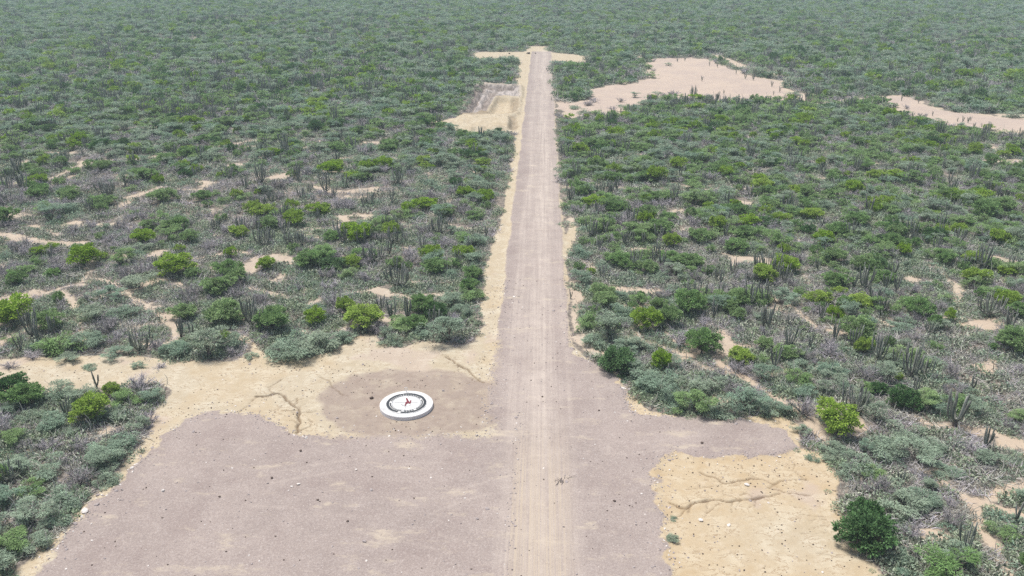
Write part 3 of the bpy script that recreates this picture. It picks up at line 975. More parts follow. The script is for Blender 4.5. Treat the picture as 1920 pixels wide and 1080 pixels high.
# ------------------------------------------------------------------ where the plants stand
# (px, py of the foot in the photo, crown width px, kind, height factor)
B, Md, Dk, T, Gb, Dr, C = "bright_tree", "mid_tree", "dark_bush", "thorn_bush", "green_bush", "dry_bush", "columnar_cactus"
HAND = [
    (172, 783, 72, B, 1.0), (160, 499, 60, B, .95), (328, 517, 70, B, .85), (272, 455, 46, B, .8), (500, 507, 36, B, .9), (582, 500, 60, Md, .8),
    (680, 612, 76, B, .8), (1568, 812, 86, B, .95), (1212, 618, 58, B, 1.0), (1315, 662, 66, Md, 1.1), (1292, 586, 68, Md, 1.0), (412, 550, 60, Md, .8),
    (425, 604, 76, Md, .9), (345, 596, 50, Md, .8), (514, 618, 72, Md, 1.0), (495, 404, 44, B, .8), (598, 400, 42, B, .8), (872, 482, 36, B, .8),
    (800, 392, 50, B, .7), (835, 405, 46, Md, .7), (28, 606, 84, B, .9), (92, 616, 62, Md, .9), (592, 606, 44, B, .9), (1470, 508, 54, B, .8),
    (1722, 592, 58, Md, .9), (1692, 764, 58, Dk, 1.0), (1704, 676, 76, Gb, 1.1), (1606, 636, 70, Md, 1.0), (1460, 566, 60, T, 1), (1568, 536, 52, Md, .8),
    (1612, 572, 52, B, .6), (1535, 566, 48, B, .6), (1565, 596, 34, B, .8), (1900, 656, 76, Md, .9), (1795, 768, 56, Gb, 1.4), (1622, 1026, 100, Dk, 1.15),
    (1158, 694, 74, Dk, .95), (1185, 702, 60, T, 1.0), (1760, 1076, 130, Gb, 1.2), (620, 326, 42, B, .8), (190, 280, 40, Dk, .8), (268, 336, 56, Md, .7),
    (305, 378, 56, Md, .8), (190, 385, 50, Md, .7), (1428, 356, 46, B, .7), (1462, 420, 36, B, .8), (1522, 412, 44, B, .7), (1380, 470, 50, Md, .7),
    (1605, 425, 50, Md, .8), (1000, 0, 1, None, 1),
    (545, 668, 100, T, 1.05), (598, 655, 100, T, 1.1), (640, 640, 60, T, .9), (560, 640, 70, T, 1), (838, 640, 96, T, .95), (800, 630, 56, T, .9), (736, 644, 52, T, .9),
    (722, 634, 30, T, .9), (885, 560, 60, Gb, 1.0), (870, 590, 44, T, .9), (850, 575, 54, T, .8), (110, 660, 92, Gb, 1.05), (172, 648, 74, T, .8), (70, 655, 50, T, .8),
    (395, 668, 100, T, 1), (340, 664, 60, T, .8), (425, 655, 60, T, .9), (296, 655, 50, Dr, .8), (470, 610, 50, C, 1), (1105, 612, 62, Gb, 1.1), (1140, 640, 80, T, 1.15), (1115, 645, 60, T, 0.9),
    (1165, 600, 56, T, 1), (1086, 480, 50, T, .9), (1090, 530, 52, T, .95), (1130, 500, 50, T, .9), (1180, 520, 46, T, .9), (1165, 562, 34, T, .9), (1198, 570, 40, Gb, .9),
    (1215, 720, 78, T, 1.1), (1228, 736, 80, T, 1), (1265, 752, 80, T, .95), (1300, 772, 80, Gb, 1.05), (1345, 775, 100, T, 1), (1395, 770, 80, T, .95), (1325, 735, 60, T, .9),
    (1430, 774, 66, T, .7), (1470, 778, 46, T, .6), (1380, 740, 60, Dr, .9), (1420, 745, 60, Dr, .7), (1190, 655, 56, T, .9), (1165, 665, 56, T, .9),
    (18, 742, 74, Dk, .9), (110, 742, 84, T, 1), (150, 760, 60, T, .9), (210, 742, 34, B, .8), (262, 730, 70, Dr, .75), (240, 752, 72, Gb, .6), (285, 755, 50, T, .6),
    (215, 850, 100, T, 1), (190, 880, 90, T, 1), (240, 830, 70, T, .95), (262, 800, 46, T, .9), (100, 800, 80, T, .9), (60, 780, 60, T, .7), (20, 830, 60, Gb, .8),
    (30, 880, 80, T, .9), (85, 890, 90, T, .9), (150, 910, 76, Dr, .9), (60, 920, 80, Gb, .9), (200, 905, 60, T, .8), (120, 945, 100, T, .95), (60, 985, 100, T, 1), (10, 950, 80, T, 1),
    (20, 1030, 100, Gb, 1), (70, 1020, 80, T, .9), (0, 1075, 100, T, 1), (100, 985, 60, T, .8), (-30, 1000, 90, T, 1), (150, 840, 50, Dr, .8), (90, 840, 56, Dr, .7), (45, 840, 44, Dr, .7),
    (1610, 880, 110, T, 1.05), (1660, 850, 110, T, 1.1), (1720, 870, 110, T, 1), (1690, 825, 80, T, 1), (1750, 850, 80, T, .8), (1640, 895, 60, Gb, .7), (1560, 845, 50, T, .7),
    (1690, 950, 110, T, 1), (1740, 950, 80, T, .8), (1650, 925, 70, Dr, .8), (1780, 890, 80, T, .6), (1850, 870, 80, T, .7), (1900, 860, 70, T, .7), (1820, 850, 70, Dr, .6),
    (1690, 1055, 60, T, .7), (1710, 1010, 60, Dr, .8), (1665, 1000, 50, Dr, .9), (1800, 1060, 80, T, .9), (1900, 1000, 70, T, .7), (1880, 1010, 60, Gb, .6), (1780, 985, 60, Dr, .8),
    (1925, 940, 60, T, .7), (1640, 790, 60, T, 1), (1640, 700, 60, T, .8), (1560, 700, 60, T, .9), (1500, 690, 60, T, .8), (1500, 720, 66, Gb, 1), (1545, 740, 50, T, .8), (1430, 715, 60, T, .8),
    (1620, 712, 66, Dr, 1.1), (1503, 778, 70, Dr, 1.1), (1785, 706, 54, Dr, 1), (1880, 640, 56, Dr, 1), (1275, 648, 56, Dr, 1), (1385, 700, 60, Dr, .8), (1555, 668, 60, Dr, .9), (700, 622, 60, Dr, .7),
    (40, 470, 56, Dr, 1), (200, 560, 60, T, .8), (230, 590, 66, T, .8), (180, 600, 60, T, .8), (1845, 640, 60, T, .8), (1690, 620, 60, T, .8), (1240, 560, 50, Dr, .9), (260, 540, 66, T, .9),
    (215, 668, 60, T, .4), (130, 676, 50, T, .4), (60, 672, 50, Dr, .5), (262, 688, 30, T, .4), (20, 690, 40, Dr, .5), (300, 690, 30, Dr, .4), (165, 690, 34, T, .35), (440, 664, 50, Dr, .6), (470, 672, 30, T, .4),
    (1262, 972, 20, T, .45), (1262, 1012, 30, T, .5), (1555, 862, 40, T, .5), (1520, 862, 30, T, .5), (1500, 812, 36, T, .6),
    (1790, 798, 46, C, 1.15), (1600, 776, 74, C, 1.0), (1808, 1040, 36, C, 1.0), (750, 538, 60, C, 1.15), (203, 362, 50, C, .9), (1855, 592, 56, C, 1.1), (40, 662, 28, C, .9),
    (340, 632, 20, C, 1.0), (1452, 694, 30, C, 1.1), (182, 728, 18, C, .8), (1715, 742, 22, C, .8), (1822, 732, 16, C, .8), (735, 604, 40, C, .9), (765, 600, 30, C, .9), (488, 616, 30, C, .9),
    (1655, 600, 8, C, .5), (1422, 512, 16, C, 1), (1110, 446, 40, C, .9), (1135, 440, 30, C, .8), (70, 640, 30, C, .8), (100, 628, 30, C, .8), (1890, 620, 30, C, .9), (1565, 640, 24, C, 1),
    (1660, 545, 24, C, 1), (1680, 548, 20, C, 1), (860, 500, 30, C, .8), (1540, 600, 24, C, .9), (1905, 980, 12, C, .8), (880, 470, 24, C, .7), (930, 200, 1, None, 1), (1600, 540, 24, C, .9), (460, 600, 24, C, .8),
    (1350, 560, 20, C, .9), (1240, 500, 30, C, .8), (360, 630, 18, C, .7), (1070, 560, 10, C, .5), (1725, 590, 12, C, .6), (1500, 260, 14, C, 1), (280, 790, 40, Dr, .9),
]
# lone cacti and dead bushes on the pale clearings far right
for px, py in [(1357, 176), (1359, 192), (1380, 140), (1397, 148), (1412, 150), (1450, 178), (1316, 152), (1345, 126), (1330, 124), (1352, 122), (1270, 116), (1284, 114),
               (1462, 172), (1447, 162), (1392, 139), (1205, 114), (1212, 118), (1722, 194), (1716, 188), (1748, 218), (1795, 228), (1805, 229), (1815, 230), (1820, 226),
               (1810, 243), (1826, 240), (1840, 238), (1690, 190), (1660, 186), (1470, 150), (1486, 160)]:
    HAND.append((px, py, 5 + (px * 7 + py * 3) % 8, C, 0.42 + ((px * 13 + py) % 7) * 0.05))
for px, py, w in [(1103, 196, 30), (1115, 190, 26), (1163, 190, 26), (1190, 182, 22), (1250, 184, 34), (1262, 178, 30), (1330, 184, 22), (1225, 134, 14), (1252, 124, 16), (1150, 206, 26),
                  (1190, 204, 34), (1230, 198, 40), (1280, 192, 36), (1095, 212, 36), (1075, 202, 30), (1105, 180, 24), (1728, 222, 26), (1700, 205, 24), (1490, 188, 40), (1560, 192, 40)]:
    HAND.append((px, py, w, T if (px + py) % 3 else Dr, 0.7))

plants = []      # kind, variant, x, y, width m, hfac, rot


def add_plant(kind, x, y, w, hf, hand=False):
    n = len(PROTO[kind])
    plants.append([kind, int(rng.integers(n)), x, y, w, hf, rng.uniform(0, 6.283), hand])


CVAR = {(1790, 798): 0, (1600, 776): 4, (1808, 1040): 5, (750, 538): 4, (203, 362): 4, (1855, 592): 4, (1655, 600): 3}
for px, py, wpx, kind, hf in HAND:
    if kind is None:
        continue
    x, y = at(px, py)
    d = float(pix(np.array(x), np.array(y))[2])
    w = wpx * d / 1600.0
    if kind in (T, Gb) and wpx >= 66 and ((px > 1540 and py > 780) or (px < 300 and py > 770)):
        w *= 0.88
        hf *= 0.72
    add_plant(kind, x, y, w, hf, True)
    if kind == C:
        p = plants[-1]
        if (px, py) in CVAR:
            p[1] = CVAR[(px, py)]
        else:
            p[1] = 3 if w < 1.2 else (1 if w < 2.2 else (0 if w < 3.2 else 2))
            p[4] = None

hx = np.array([p[2] for p in plants])
hy = np.array([p[3] for p in plants])
hw = np.array([(p[4] if p[4] else 0.8) for p in plants])


def jitter_grid(y0, y1, s, seed):
    r = np.random.default_rng(seed)
    ys = np.arange(y0, y1, s)
    X_, Y_ = [], []
    for y in ys:
        half = 0.66 * y + 14
        xs = np.arange(-half + -0.036 * y, half - 0.036 * y, s)
        X_.append(xs + r.uniform(-.5, .5, len(xs)) * s)
        Y_.append(y + r.uniform(-.5, .5, len(xs)) * s)
    return np.concatenate(X_), np.concatenate(Y_), r


def scatter(y0, y1, s, seed, wlo, whi):
    x, y, r = jitter_grid(y0, y1, s, seed)
    w = r.uniform(wlo, whi, len(x)) * (0.75 + 0.5 * fbm(x, y, 30, 61, 2))
    c = clear_field(x, y)
    pth = path_field(x, y)
    # density: the left middle ground is thin and grey, the right side thick
    thin = smooth(0.42, 0.60, fbm(x, y, 22, 63, 3)) * 0.55
    left_mid = smooth(-5, -25, x) * smooth(95, 110, y) * smooth(215, 170, y)
    right_near = smooth(30, 45, x) * smooth(150, 120, y)
    keep = r.random(len(x)) > (0.06 + thin * 0.5 + 0.22 * left_mid + 0.12 * right_near)
    keep &= c < np.where(y > 230, np.where(y < 420, 2.2, 1.2) + 3.0 * (fbm(x, y, 14, 117, 3) - 0.5) * 3 - 7 * r.random(len(x)) ** 1.4, -(w * 0.40 + 0.1))
    keep &= ~((field_poly(x, y, CLEAR) > -w * 0.4))
    keep &= pth < -(w * 0.34)
    # stay off the hand-placed plants
    near = y < 330
    ok = np.ones(len(x), bool)
    idx = np.where(near)[0]
    for k in range(0, len(idx), 2000):
        j = idx[k:k + 2000]
        d = np.hypot(x[j][:, None] - hx[None], y[j][:, None] - hy[None])
        ok[j] = (d > (hw[None] * 0.36 + w[j][:, None] * 0.22)).all(1)
    keep &= ok
    x, y, w = x[keep], y[keep], w[keep]
    n = len(x)
    # scrub cut low in front of the cleared arms at the road end
    lowcut = (np.maximum(field_poly(x, y + 6, TEND), field_poly(x, y + 13, TEND)) > -2.0) | (field_poly(x, y + 8, PINK2) > -1)
    lm = (smooth(-5, -25, x) * smooth(95, 110, y) * smooth(215, 160, y))
    u = r.random(n)
    g = fbm(x, y, 26, 71, 3)
    p_dry = 0.15 + 0.34 * lm + 0.25 * smooth(0.55, 0.68, g)
    p_dry = p_dry * (0.3 + 0.7 * smooth(500, 250, y)) + 0.05 + 0.25 * smooth(0.56, 0.66, fbm(x, y, 55, 111, 3)) * smooth(250, 350, y)
    p_cac = 0.06 + 0.17 * smooth(0.52, 0.64, fbm(x, y, 18, 73, 2))
    p_br = 0.035 * np.ones(n) + 0.02 * smooth(420, 180, y)
    p_md = 0.06 + 0.07 * smooth(0.5, 0.65, fbm(x, y, 35, 75, 2))
    p_gb = 0.08 + 0.20 * smooth(-2, 6, x) * smooth(95, 130, y) * smooth(330, 250, y) + 0.10 * smooth(0.45, 0.6, fbm(x, y, 40, 78, 2))
    p_dk = 0.015 + 0.05 * smooth(200, 350, y)
    names = [Dr, C, B, Md, Gb, Dk]
    cum = np.cumsum(np.stack([p_dry, p_cac, p_br, p_md, p_gb, p_dk]), 0)
    ki = (u[None] > cum).sum(0)
    for i in range(n):
        k = names[ki[i]] if ki[i] < 6 else T
        ww = w[i]
        if k == Dr: ww *= 0.85
        if k == B: ww *= 0.85
        if k in (Md, Dk): ww *= 0.9
        if k == C: ww = 1.4 if lowcut[i] else None
        add_plant(k, x[i], y[i], ww, (r.uniform(0.5, 1.0) + (0.2 if y[i] > 115 else 0.0) if k in (T, Gb) else r.uniform(0.55, 1.1)) * (1.0 if y[i] < 300 else 1.2) * (0.5 if lowcut[i] else 1.0))


scatter(40, 150, 2.05, 1, 1.5, 5.2)
scatter(150, 330, 2.1, 2, 2.4, 5.6)
scatter(330, 1000, 3.1, 3, 3.2, 6.8)

PX = np.array([p[2] for p in plants])
PY = np.array([p[3] for p in plants])
PZ = height(PX, PY)
u_, v_, dep = pix(PX, PY, PZ)
size_px = np.zeros(len(plants))
for i, p in enumerate(plants):
    pr = PROTO[p[0]][p[1]]
    if p[4] is None:
        s = p[5]
        p += [s, s]
        size_px[i] = pr["h"] * s * 0.75 / dep[i] * 1600
    else:
        s = p[4] / (2 * pr["r"])
        sz = (0.35 * 1.0 + 0.65 * s) * p[5]
        if p[0] == C:
            s = sz = max(0.4, p[4] / (2.5 * pr["r"])) if p[4] / (2.5 * pr["r"]) < 1.5 else 1.4
            sz = p[5]
        p += [s, sz]
        size_px[i] = p[4] / dep[i] * 1600
in_view = (u_ > -30) & (u_ < 1950) & (v_ > 0) & (v_ < 1120)

CATS = {B: ("green_tree", "green tree"), Md: ("green_tree", "green tree"), Dk: ("green_tree", "green tree"), T: ("thorn_bush", "thorn bush"), Gb: ("thorn_bush", "thorn bush"),
        Dr: ("leafless_bush", "leafless bush"), C: ("columnar_cactus", "cactus")}
chosen = np.zeros(len(plants), bool)
order = np.argsort(-(size_px + np.array([60.0 if p[7] else 0.0 for p in plants]) * (size_px > 12)))
cnt = {}
for i in order:
    k = CATS[plants[i][0]][0]
    if not in_view[i] or cnt.get(k, 0) >= 300:
        continue
    cnt[k] = cnt.get(k, 0) + 1
    chosen[i] = True

# --- labels: kind + look + rank out from the road in a named depth band
BANDS = [(1045, "at the photo's bottom edge"), (985, "just above the bottom edge"), (930, "level with the deepest sand gully"), (880, "level with the upper sand gullies"),
         (840, "level with the orange sand's top"), (800, "level with the gravel spur"), (770, "just below the round pad"), (735, "level with the round white pad"),
         (705, "level with the brown ring's back"), (675, "just beyond the brown ring"), (650, "level with the gravel yard's top"), (625, "along the back of the sand clearing"),
         (600, "just behind the sand clearing"), (575, "a row behind the sand clearing"), (550, "a little below mid photo"), (525, "at the photo's mid height"),
         (500, "a little above mid photo"), (475, "well above mid photo"), (450, "where the road strip narrows"), (420, "in the far middle distance"), (390, "two fifths down"),
         (350, "a third down"), (300, "below the earth basins"), (250, "just below the earth basins"), (200, "level with the earth basins"), (150, "level with the pale clearing"), (-99, "near the road's far end")]
ORD = ["", "first", "second", "third", "fourth", "fifth", "sixth", "seventh", "eighth", "ninth", "tenth", "eleventh", "twelfth", "thirteenth", "fourteenth", "fifteenth", "sixteenth",
       "seventeenth", "eighteenth", "nineteenth", "twentieth"] + ["%dth" % i if i % 10 not in (1, 2, 3) else "%d%s" % (i, {1: "st", 2: "nd", 3: "rd"}[i % 10]) for i in range(21, 80)]
LOOK = {B: "bright yellow-green tree", Md: "fresh green leafy tree", Dk: "dark green dense bush", T: "grey-green thorn bush", Gb: "fresher green thorn bush",
        Dr: "leafless grey twiggy bush", C: "grey columnar cactus"}
roadx = (ROADXL + ROADXR) / 2
buckets = {}
for i in np.where(chosen)[0]:
    b_ = next(j for j, (t_, _) in enumerate(BANDS) if v_[i] >= t_)
    side = "left" if PX[i] < roadx else "right"
    sz = ""
    if plants[i][0] != C:
        sz = "wide" if plants[i][4] > 3.9 else ("small" if plants[i][4] < 2.4 else "")
    else:
        sz = {0: "many-stemmed", 1: "five-stemmed", 2: "bushy", 3: "three-stemmed", 4: "broad candelabra", 5: "nine-stemmed"}[plants[i][1]]
    buckets.setdefault((plants[i][0], b_, side, sz), []).append(i)
LABEL = {}
for (k, b_, side, sz), L_ in buckets.items():
    L_.sort(key=lambda i: abs(PX[i] - roadx))
    for n_, i in enumerate(L_):
        first = "only" if len(L_) == 1 else ORD[n_ + 1]
        what = (sz + " " if sz else "") + LOOK[k]
        if len(L_) == 1:
            LABEL[i] = f"{what} {side} of the road, {BANDS[b_][1]}"
        else:
            LABEL[i] = f"{ORD[n_ + 1]} {what} {side} of the road, {BANDS[b_][1]}"
        if len(LABEL[i].split()) > 16:
            LABEL[i] = LABEL[i].replace("twiggy ", "").replace("dense ", "").replace(" bush of", " of")
GROUP = {"green_tree": "leafy green trees dotted through the scrub", "thorn_bush": "feathery thorn bushes of the scrub", "leafless_bush": "leafless grey bushes of the scrub",
         "columnar_cactus": "columnar cacti standing in the scrub"}
PARTS_PX = 26
for i in np.where(chosen)[0]:
    kind, var, x, y, w, hf, rot, hand, s, szz = plants[i]
    nm, cat = CATS[kind]
    pr = PROTO[kind][var]
    z = float(PZ[i])
    if size_px[i] >= PARTS_PX:
        o = bpy.data.objects.new(nm, None)
        sc.collection.objects.link(o)
        o.empty_display_size = 0.3
        if kind == C:
            c = link("trunk", pr["trunk"], o)
            for st in pr["stems"]:
                link("stem", st, o)
        else:
            link("trunk", pr["trunk"], o)
            link(pr["partname"], pr["crown"], o)
    else:
        o = link(nm, pr["near"] if dep[i] < 150 else pr["mid"])
    o.location = (x, y, z)
    o.rotation_euler = (0, 0, rot)
    o.scale = (s, s, szz)
    tag(o, LABEL[i], cat, GROUP[nm])


# ------------------------------------------------------------------ uncountable cover: instanced stuff
def stuff(name, label, cat, P, rot, scl, idx, meshes):
    """one object whose node group sets meshes[idx] on each point"""
    col = bpy.data.collections.new(name + "_sources")
    for k, me in enumerate(meshes):
        ob = bpy.data.objects.new("%s_source_%03d" % (name, k), me)
        col.objects.link(ob)
    me = bpy.data.meshes.new(name)
    me.vertices.add(len(P))
    me.vertices.foreach_set("co", np.asarray(P, np.float32).ravel())
    for nm_, ty, arr in (("rot", 'FLOAT_VECTOR', rot), ("scl", 'FLOAT_VECTOR', scl), ("idx", 'INT', idx)):
        a = me.attributes.new(nm_, ty, 'POINT')
        a.data.foreach_set("vector" if ty == 'FLOAT_VECTOR' else "value", np.asarray(arr, np.int32 if ty == 'INT' else np.float32).ravel())
    o = link(name, me)
    ng = bpy.data.node_groups.new(name, 'GeometryNodeTree')
    ng.interface.new_socket("Geometry", in_out='INPUT', socket_type='NodeSocketGeometry')
    ng.interface.new_socket("Geometry", in_out='OUTPUT', socket_type='NodeSocketGeometry')
    N, L = ng.nodes, ng.links
    gi, go = N.new("NodeGroupInput"), N.new("NodeGroupOutput")
    ci = N.new("GeometryNodeCollectionInfo")
    ci.inputs[0].default_value = col
    ci.inputs["Separate Children"].default_value = True
    ci.inputs["Reset Children"].default_value = True
    ip = N.new("GeometryNodeInstanceOnPoints")
    ip.inputs["Pick Instance"].default_value = True

    def na(nm_, ty):
        n = N.new("GeometryNodeInputNamedAttribute")
        n.data_type = ty
        n.inputs[0].default_value = nm_
        return n.outputs[0]
    L.new(gi.outputs[0], ip.inputs["Points"])
    L.new(ci.outputs[0], ip.inputs["Instance"])
    L.new(na("idx", 'INT'), ip.inputs["Instance Index"])
    L.new(na("rot", 'FLOAT_VECTOR'), ip.inputs["Rotation"])
    L.new(na("scl", 'FLOAT_VECTOR'), ip.inputs["Scale"])
    L.new(ip.outputs[0], go.inputs[0])
    md = o.modifiers.new("scatter", 'NODES')
    md.node_group = ng
    tag(o, label, cat, kind="stuff")
    return o


lods = ("near", "mid", "far")
for grp, kinds_, lab, cat in (("thorn_thicket", (T, Gb), "dense grey-green thorn scrub covering the plain to the far distance", "scrub"),
                              ("green_undertrees", (B, Md, Dk), "distant small green trees speckling the scrub plain", "scrub"),
                              ("leafless_thicket", (Dr,), "distant grey leafless bushes among the scrub", "scrub"),
                              ("cactus_thicket", (C,), "distant grey columnar cacti among the scrub", "scrub")):
    sel = [i for i in range(len(plants)) if plants[i][0] in kinds_ and not chosen[i] and dep[i] < 1150]
    meshes, base = [], {}
    for k in kinds_:
        for vi, pr in enumerate(PROTO[k]):
            for li, l_ in enumerate(lods):
                base[(k, vi, li)] = len(meshes)
                meshes.append(pr[l_])
    P = np.array([[plants[i][2], plants[i][3], PZ[i]] for i in sel])
    rot = np.array([[0, 0, plants[i][6]] for i in sel])
    scl = np.array([[plants[i][8], plants[i][8], plants[i][9]] for i in sel])
    idx = np.array([base[(plants[i][0], plants[i][1], 0 if dep[i] < 120 else (1 if dep[i] < 260 else 2))] for i in sel])
    stuff(grp if grp != "green_undertrees" else "green_thicket", lab, cat, P, rot, scl, idx, meshes)

# low undergrowth
UM = []
for k, mat in ((0, M_STRAW), (1, M_PEAR), (2, M_LOW), (3, M_STRAW), (0, M_TWIG), (2, M_THORN), (1, M_PEAR)):
    V_, F_, T_ = make_under(900 + len(UM), k)
    UM.append(np_mesh("undergrowth_clump", V_, F_, [mat], T_))
UX, UY, US = [], [], []
for y0, y1, s, sd_, sc_ in ((40, 150, 0.78, 21, 1.0), (150, 280, 1.25, 22, 1.2), (280, 460, 2.3, 23, 2.0)):
    x, y, r = jitter_grid(y0, y1, s, sd_)
    wx3, wy3 = wob(x, y, 0.5, 2.5)
    pp = path_field(wx3, wy3) + (fbm(x, y, 4, 77, 3) - 0.5) * 0.9
    keep = (clear_field(x, y) < -0.35) & (r.random(len(x)) > smooth(-0.5, 0.35, pp) * 1.0)
    keep &= r.random(len(x)) < 0.55 + 0.65 * smooth(0.36, 0.52, fbm(x, y, 7, 81, 3))
    UX.append(x[keep]); UY.append(y[keep]); US.append(np.full(keep.sum(), sc_))
# sparse tufts straggling onto the sand margins
x, y, r = jitter_grid(58, 140, 0.9, 31)
c = clear_field(x, y)
keep = (c > -0.3) & (c < 1.0) & (r.random(len(x)) < 0.16) & (road_sd(x, y) < -0.4)
UX.append(x[keep]); UY.append(y[keep]); US.append(np.full(keep.sum(), 0.5))
UX, UY, US = np.concatenate(UX), np.concatenate(UY), np.concatenate(US)
n = len(UX)
q = fbm(UX, UY, 12, 83, 3)
ui = rng.integers(0, 7, n)
ui = np.where((q > 0.52) & (rng.random(n) < 0.6), rng.choice([0, 4, 3, 1], n), ui)
ui = np.where((q < 0.46) & (rng.random(n) < 0.5), rng.choice([2, 5, 1], n), ui)
ss = US * rng.uniform(0.5, 1.45, n)
stuff("undergrowth", "low grey and green undergrowth of twigs and prickly pear between the bushes", "undergrowth",
      np.stack([UX, UY, height(UX, UY)], 1), np.stack([rng.normal(0, .1, n), rng.normal(0, .1, n), rng.uniform(0, 6.28, n)], 1),
      np.stack([ss, ss, ss * rng.uniform(0.7, 1.2, n)], 1), ui, UM)


# ------------------------------------------------------------------ stones, clods and the round pad
def rock_arr(seed, sub=1):
    import bmesh
    bm = bmesh.new()
    bmesh.ops.create_icosphere(bm, subdivisions=2, radius=1.0)
    r = np.random.default_rng(seed)
    ph = r.uniform(0, 6, 6)
    for v in bm.verts:
        c_ = v.co
        f = 1 + 0.22 * math.sin(3 * c_.x + ph[0]) * math.sin(2.6 * c_.y + ph[1]) + 0.18 * math.sin(4 * c_.z + ph[2] + 2 * c_.x)
        v.co = Vector((c_.x * f, c_.y * f * 0.8, c_.z * f * 0.55))
    me = bpy.data.meshes.new("stone")
    bm.to_mesh(me)
    bm.free()
    return me


M_WSTONE = simple_mat("pale_stone", (0.62, 0.58, 0.54), 0.9, 0.12, 6)
M_GSTONE = simple_mat("grey_stone", (0.33, 0.29, 0.28), 0.9, 0.2, 6)
M_DCLOD = simple_mat("dark_clod", (0.085, 0.06, 0.05), 0.95, 0.25, 6)
R_W = [rock_arr(i) for i in range(3)]
R_G = [rock_arr(10 + i) for i in range(3)]
R_D = [rock_arr(20 + i) for i in range(3)]
for L_, m_ in ((R_W, M_WSTONE), (R_G, M_GSTONE), (R_D, M_DCLOD)):
    for me in L_:
        me.materials.append(m_)
x, y, r = jitter_grid(54, 128, 0.30, 41)
yd2 = np.maximum(field_poly(x, y, YARD), road_sd(x, y))
c2 = field_poly(x, y, CLEAR)
prob = 0.012 * (c2 > 0) + (0.40 * np.exp(-((yd2 + 0.1) / 0.5) ** 2) * (fbm(x, y, 5, 91, 2) > 0.45) + 0.07 * np.exp(-((yd2) / 1.8) ** 2)) * (c2 > -1)
stoneline = W([(1162, 700), (1180, 730), (1184, 770)])
dl = np.minimum(seg_dist(x, y, stoneline[0], stoneline[1])[0], seg_dist(x, y, stoneline[1], stoneline[2])[0])
prob = prob + 0.8 * np.exp(-(dl / 0.6) ** 2)
lft = W([(60, 1085), (150, 985), (210, 925)])
dl = np.minimum(seg_dist(x, y, lft[0], lft[1])[0], seg_dist(x, y, lft[1], lft[2])[0])
prob = prob + 0.16 * np.exp(-((dl) / 1.5) ** 2)
wr = W([(975, 780), (962, 900), (952, 1080)])
dl = np.minimum(seg_dist(x, y, wr[0], wr[1])[0], seg_dist(x, y, wr[1], wr[2])[0])
prob = prob + 0.35 * np.exp(-(dl / 0.35) ** 2)
dclod = 0.05 * (c2 > 0) * (yd2 < -0.5) * (fbm(x, y, 6, 93, 2) > 0.45) + 0.006 * (c2 > 0)
dpad = np.hypot(x - PADC[0], y - PADC[1])
keep = (r.random(len(x)) < prob) & (dpad > 3.3)
keepd = (r.random(len(x)) < dclod) & (dpad > 3.3)
xs, ys = np.concatenate([x[keep], x[keepd]]), np.concatenate([y[keep], y[keepd]])
nk, nd = keep.sum(), keepd.sum()
ix = np.concatenate([rng.choice([0, 3, 4, 5, 3, 4], nk), rng.integers(6, 9, nd)])
sz = np.concatenate([rng.uniform(0.04, 0.12, nk) * (1 + (rng.random(nk) < 0.05)), rng.uniform(0.04, 0.11, nd)])
stuff("pebbles", "scattered pebbles and dark clods on the gravel and sand", "pebbles", np.stack([xs, ys, height(xs, ys) + 0.01], 1),
      np.stack([rng.normal(0, .3, nk + nd), rng.normal(0, .3, nk + nd), rng.uniform(0, 6.28, nk + nd)], 1), np.stack([sz, sz, sz], 1), ix, R_W + R_G + R_D)
# notable single stones: (px, py, size m, mesh, label)
ROCKS = [(160, 962, .42, R_W[0], "large white stone at the left edge of the gravel yard"), (248, 879, .26, R_W[1], "flat white stone on the yard beside the sand margin"),
         (306, 923, .24, R_W[2], "white stone lying alone on the left of the gravel yard"), (547, 915, .16, R_W[0], "small white stone beside the pale washed patch of the yard"),
         (668, 883, .17, R_W[1], "small white stone on the gravel below the round pad"), (864, 828, .15, R_W[2], "white stone at the yard edge right of the brown ring"),
         (1400, 910, .30, R_W[0], "white stone between the two sand gullies"), (1314, 976, .30, R_W[1], "pale flat stone below the longest sand gully"),
         (1145, 691, .26, R_W[2], "white stone at the corner of the gravel below the dark bush"), (1316, 833, .22, R_D[0], "dark clod on the gravel spur"),
         (564, 848, .22, R_D[1], "dark clod near the top of the gravel yard"), (510, 899, .20, R_D[2], "round dark clod on the pale washed patch"),
         (596, 940, .17, R_D[0], "dark clod below the pale washed patch"), (412, 934, .17, R_D[1], "dark clod on the left half of the yard"),
         (652, 980, .17, R_D[2], "dark clod near the bottom of the yard"), (1152, 942, .20, R_D[0], "dark clod on the gravel left of the orange sand"),
         (697, 747, .34, R_D[1], "dark clod of earth left of the round pad"), (1017, 746, .18, R_D[2], "dark clod on the road level with the pad"),
         (991, 101, 1.25, R_D[0], "black boulder on the road at its far end"), (1123, 772, .16, R_D[1], "dark clod on the gravel near the stone line"),
         (1004, 101, .6, R_D[2], "dark lump right of the black boulder at the road end"), (955, 101, .7, R_D[1], "low dark heap on the left arm of the road end")]
for px, py, s_, me, lab in ROCKS:
    x_, y_ = at(px, py)
    o = link("stone" if me.materials[0] == M_WSTONE else "clod", me)
    z_ = float(height(np.array([x_]), np.array([y_]))[0])
    o.location = (x_, y_, z_ + s_ * 0.25)
    s_ *= 0.8
    o.scale = (s_, s_, s_)
    o.rotation_euler = (0, 0, px * 0.7)
    tag(o, lab, "stone" if me.materials[0] == M_WSTONE else "clod", "single stones and clods on the bare ground")
# flattened dark weed on the road
import bmesh


